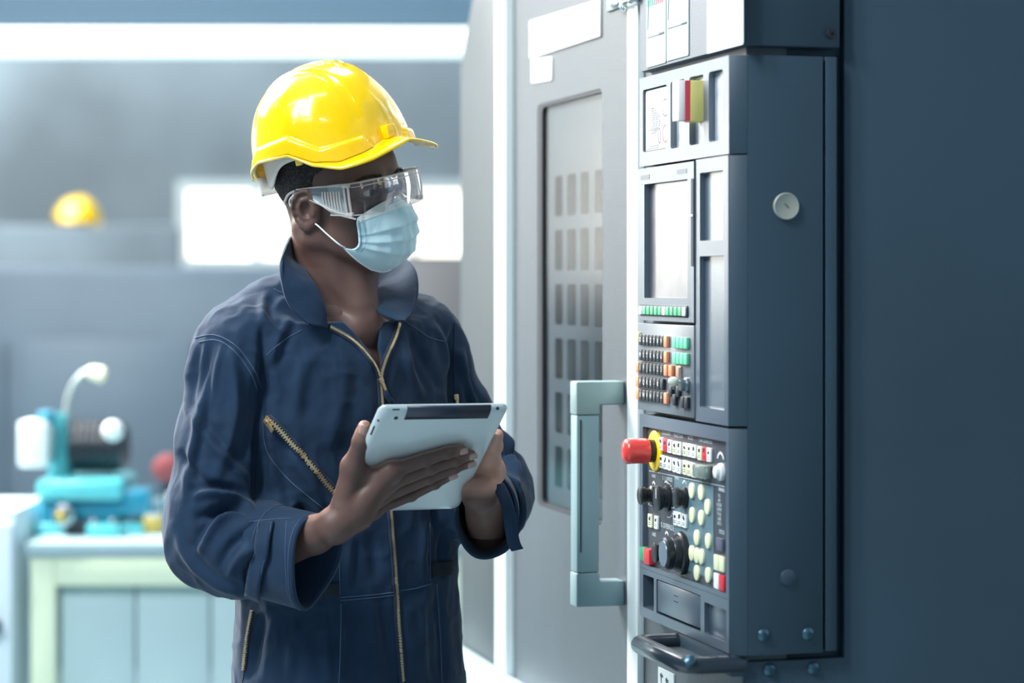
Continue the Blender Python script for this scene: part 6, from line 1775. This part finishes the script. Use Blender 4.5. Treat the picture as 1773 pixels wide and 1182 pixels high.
for side in (0, nU-1):
    sgn = -1 if side == 0 else 1
    i2 = side+(-3*sgn)
    ed = [Vg[side, j]*0.7+Vg[i2, j]*0.3+np.array([sgn*0.0008, 0.0010, 0]) for j in range(4, nVv-12, 3)]
    add('side_hem', MB().tube(catmull(ed, 40), 0.0016, 6), M_mask, FM)
    dt = MB()
    for off in (2, 5):
        for j in range(8, nVv-14, 2):
            p = Vg[side-off*sgn, j]+np.array([sgn*0.0016, 0.0016, 0]); dt.box(p-np.array([0.0005, 0.0003, 0.0005]), p+np.array([0.0005, 0.0003, 0.0005]))
    add('weld_dots', dt, mat('weld_blue', (70, 140, 176), 0.6), FM, kind='stuff')
    # ear loop: lower strand visible from the jaw to behind the lobe, upper one under the glasses
    ih = HM.inverted(); pa, pb, pc_ = (ih @ P(*q) for q in ((547, 388, 3.440), (566, 405, 3.432), (586, 422, 3.424)))
    low = [(sgn*0.0635, 0.054, -0.0735), (sgn*pc_.x, pc_.y, pc_.z), (sgn*pb.x, pb.y, pb.z), (sgn*pa.x, pa.y, pa.z)]+[(sgn*q_.x, q_.y, q_.z) for q_ in (ih @ P(*q) for q in ((537, 386, 3.450), (525, 384, 3.457), (511, 371, 3.461), (501, 350, 3.464)))]+[ (sgn*0.0800, -0.016, 0.006), (sgn*0.0765, 0.000, 0.008), (sgn*0.0770, 0.020, -0.002), (sgn*0.0720, 0.050, -0.022), (sgn*0.0580, 0.0775, -0.034)]
    add('ear_loop', MB().tube(catmull(low, 70), 0.0012, 8), M_maskw, FM)

# ================================================================== a second worker far behind, among the grey enclosures
w2t = thing('person', 'blurred distant worker in grey-blue overalls wearing a yellow hard hat', 'person', (-2.0, 11.3, 0))
wx, wy = -2.04, 11.3
ws = SDF((wx-0.34, wy-0.24, 0.0), (wx+0.34, wy+0.24, 1.90), 0.012)
ws.ell((wx, wy, 1.755), (0.076, 0.094, 0.112), 0.02); ws.cap((wx, wy, 1.70), (wx, wy, 1.55), .055, .06, 0.03); ws.ell((wx, wy-0.09, 1.745), (0.014, 0.020, 0.022), 0.01)
for s_ in (1, -1): ws.ell((wx+s_*0.078, wy, 1.755), (0.012, 0.02, 0.032), 0.008)
mk = MB().lathe((wx, wy-0.055, 1.715), (0, -1, 0), [(0, 0.062), (0.02, 0.060), (0.04, 0.045), (0.055, 0.022), (0.06, 0)], 24)
add('face_mask', mk, M_maskw, w2t, label='pale face mask')
wV, wF = ws.mesh(); wb = add('body', quads_mesh('body', smooth_v(wV, wF, 1), wF, ORG[w2t]), mat('skin_pale', (186, 176, 170), 0.5), w2t)
ws = SDF((wx-0.36, wy-0.26, 0.06), (wx+0.36, wy+0.26, 1.62), 0.012)
ws.chain([(wx, wy, 1.46), (wx, wy, 1.20), (wx, wy, 0.98)], [.14, .13, .14], 0.08, sq=((0, 1, 0), 1.25))
for s_ in (1, -1):
    ws.chain([(wx, wy, 1.50), (wx+s_*0.18, wy, 1.46), (wx+s_*0.25, wy-0.02, 1.18), (wx+s_*0.22, wy-0.14, 0.98)], [.07, .07, .055, .045], 0.04)
    ws.chain([(wx+s_*0.09, wy, 0.95), (wx+s_*0.10, wy, 0.50), (wx+s_*0.11, wy, 0.12)], [.10, .08, .065], 0.04)
wV, wF = ws.mesh(); wN = vnormals(wV, wF)
add('overalls', quads_mesh('overalls', smooth_v(wV, wF, 1)+wN*(vnoise(wV, 14)*0.01)[:, None], wF, ORG[w2t]), mat('overalls_grey', (104, 124, 140), 0.8), w2t)
for s_ in (1, -1):
    add('hand', MB().lathe((wx+s_*0.22, wy-0.155, 0.99), (s_*-0.1, -0.6, -0.75), [(0, 0.02), (0.03, 0.036), (0.07, 0.04), (0.11, 0.03), (0.14, 0.012), (0.15, 0)], 16), MATS['skin_pale'], w2t)
    add('work_boot', MB().box((wx+s_*0.11-0.05, wy-0.18, 0), (wx+s_*0.11+0.05, wy+0.09, 0.11), 0.035, 3), M_black, w2t)
h2 = HT.copy(); COL.objects.link(h2); h2['label'] = 'blurred yellow hard hat on the distant worker at the left'
h2.matrix_world = Matrix.Translation((wx, wy, 1.745)) @ Matrix.Rotation(PI+0.5, 4, 'Z') @ Matrix.Rotation(math.radians(-12), 4, 'Y') @ Matrix.Translation((0, 0, 0.06))
for ch in list(HT.children):
    if ch.name.split('.')[0] in ('shell', 'head_band', 'front_tab'):
        c2 = ch.copy(); COL.objects.link(c2); c2.parent = h2
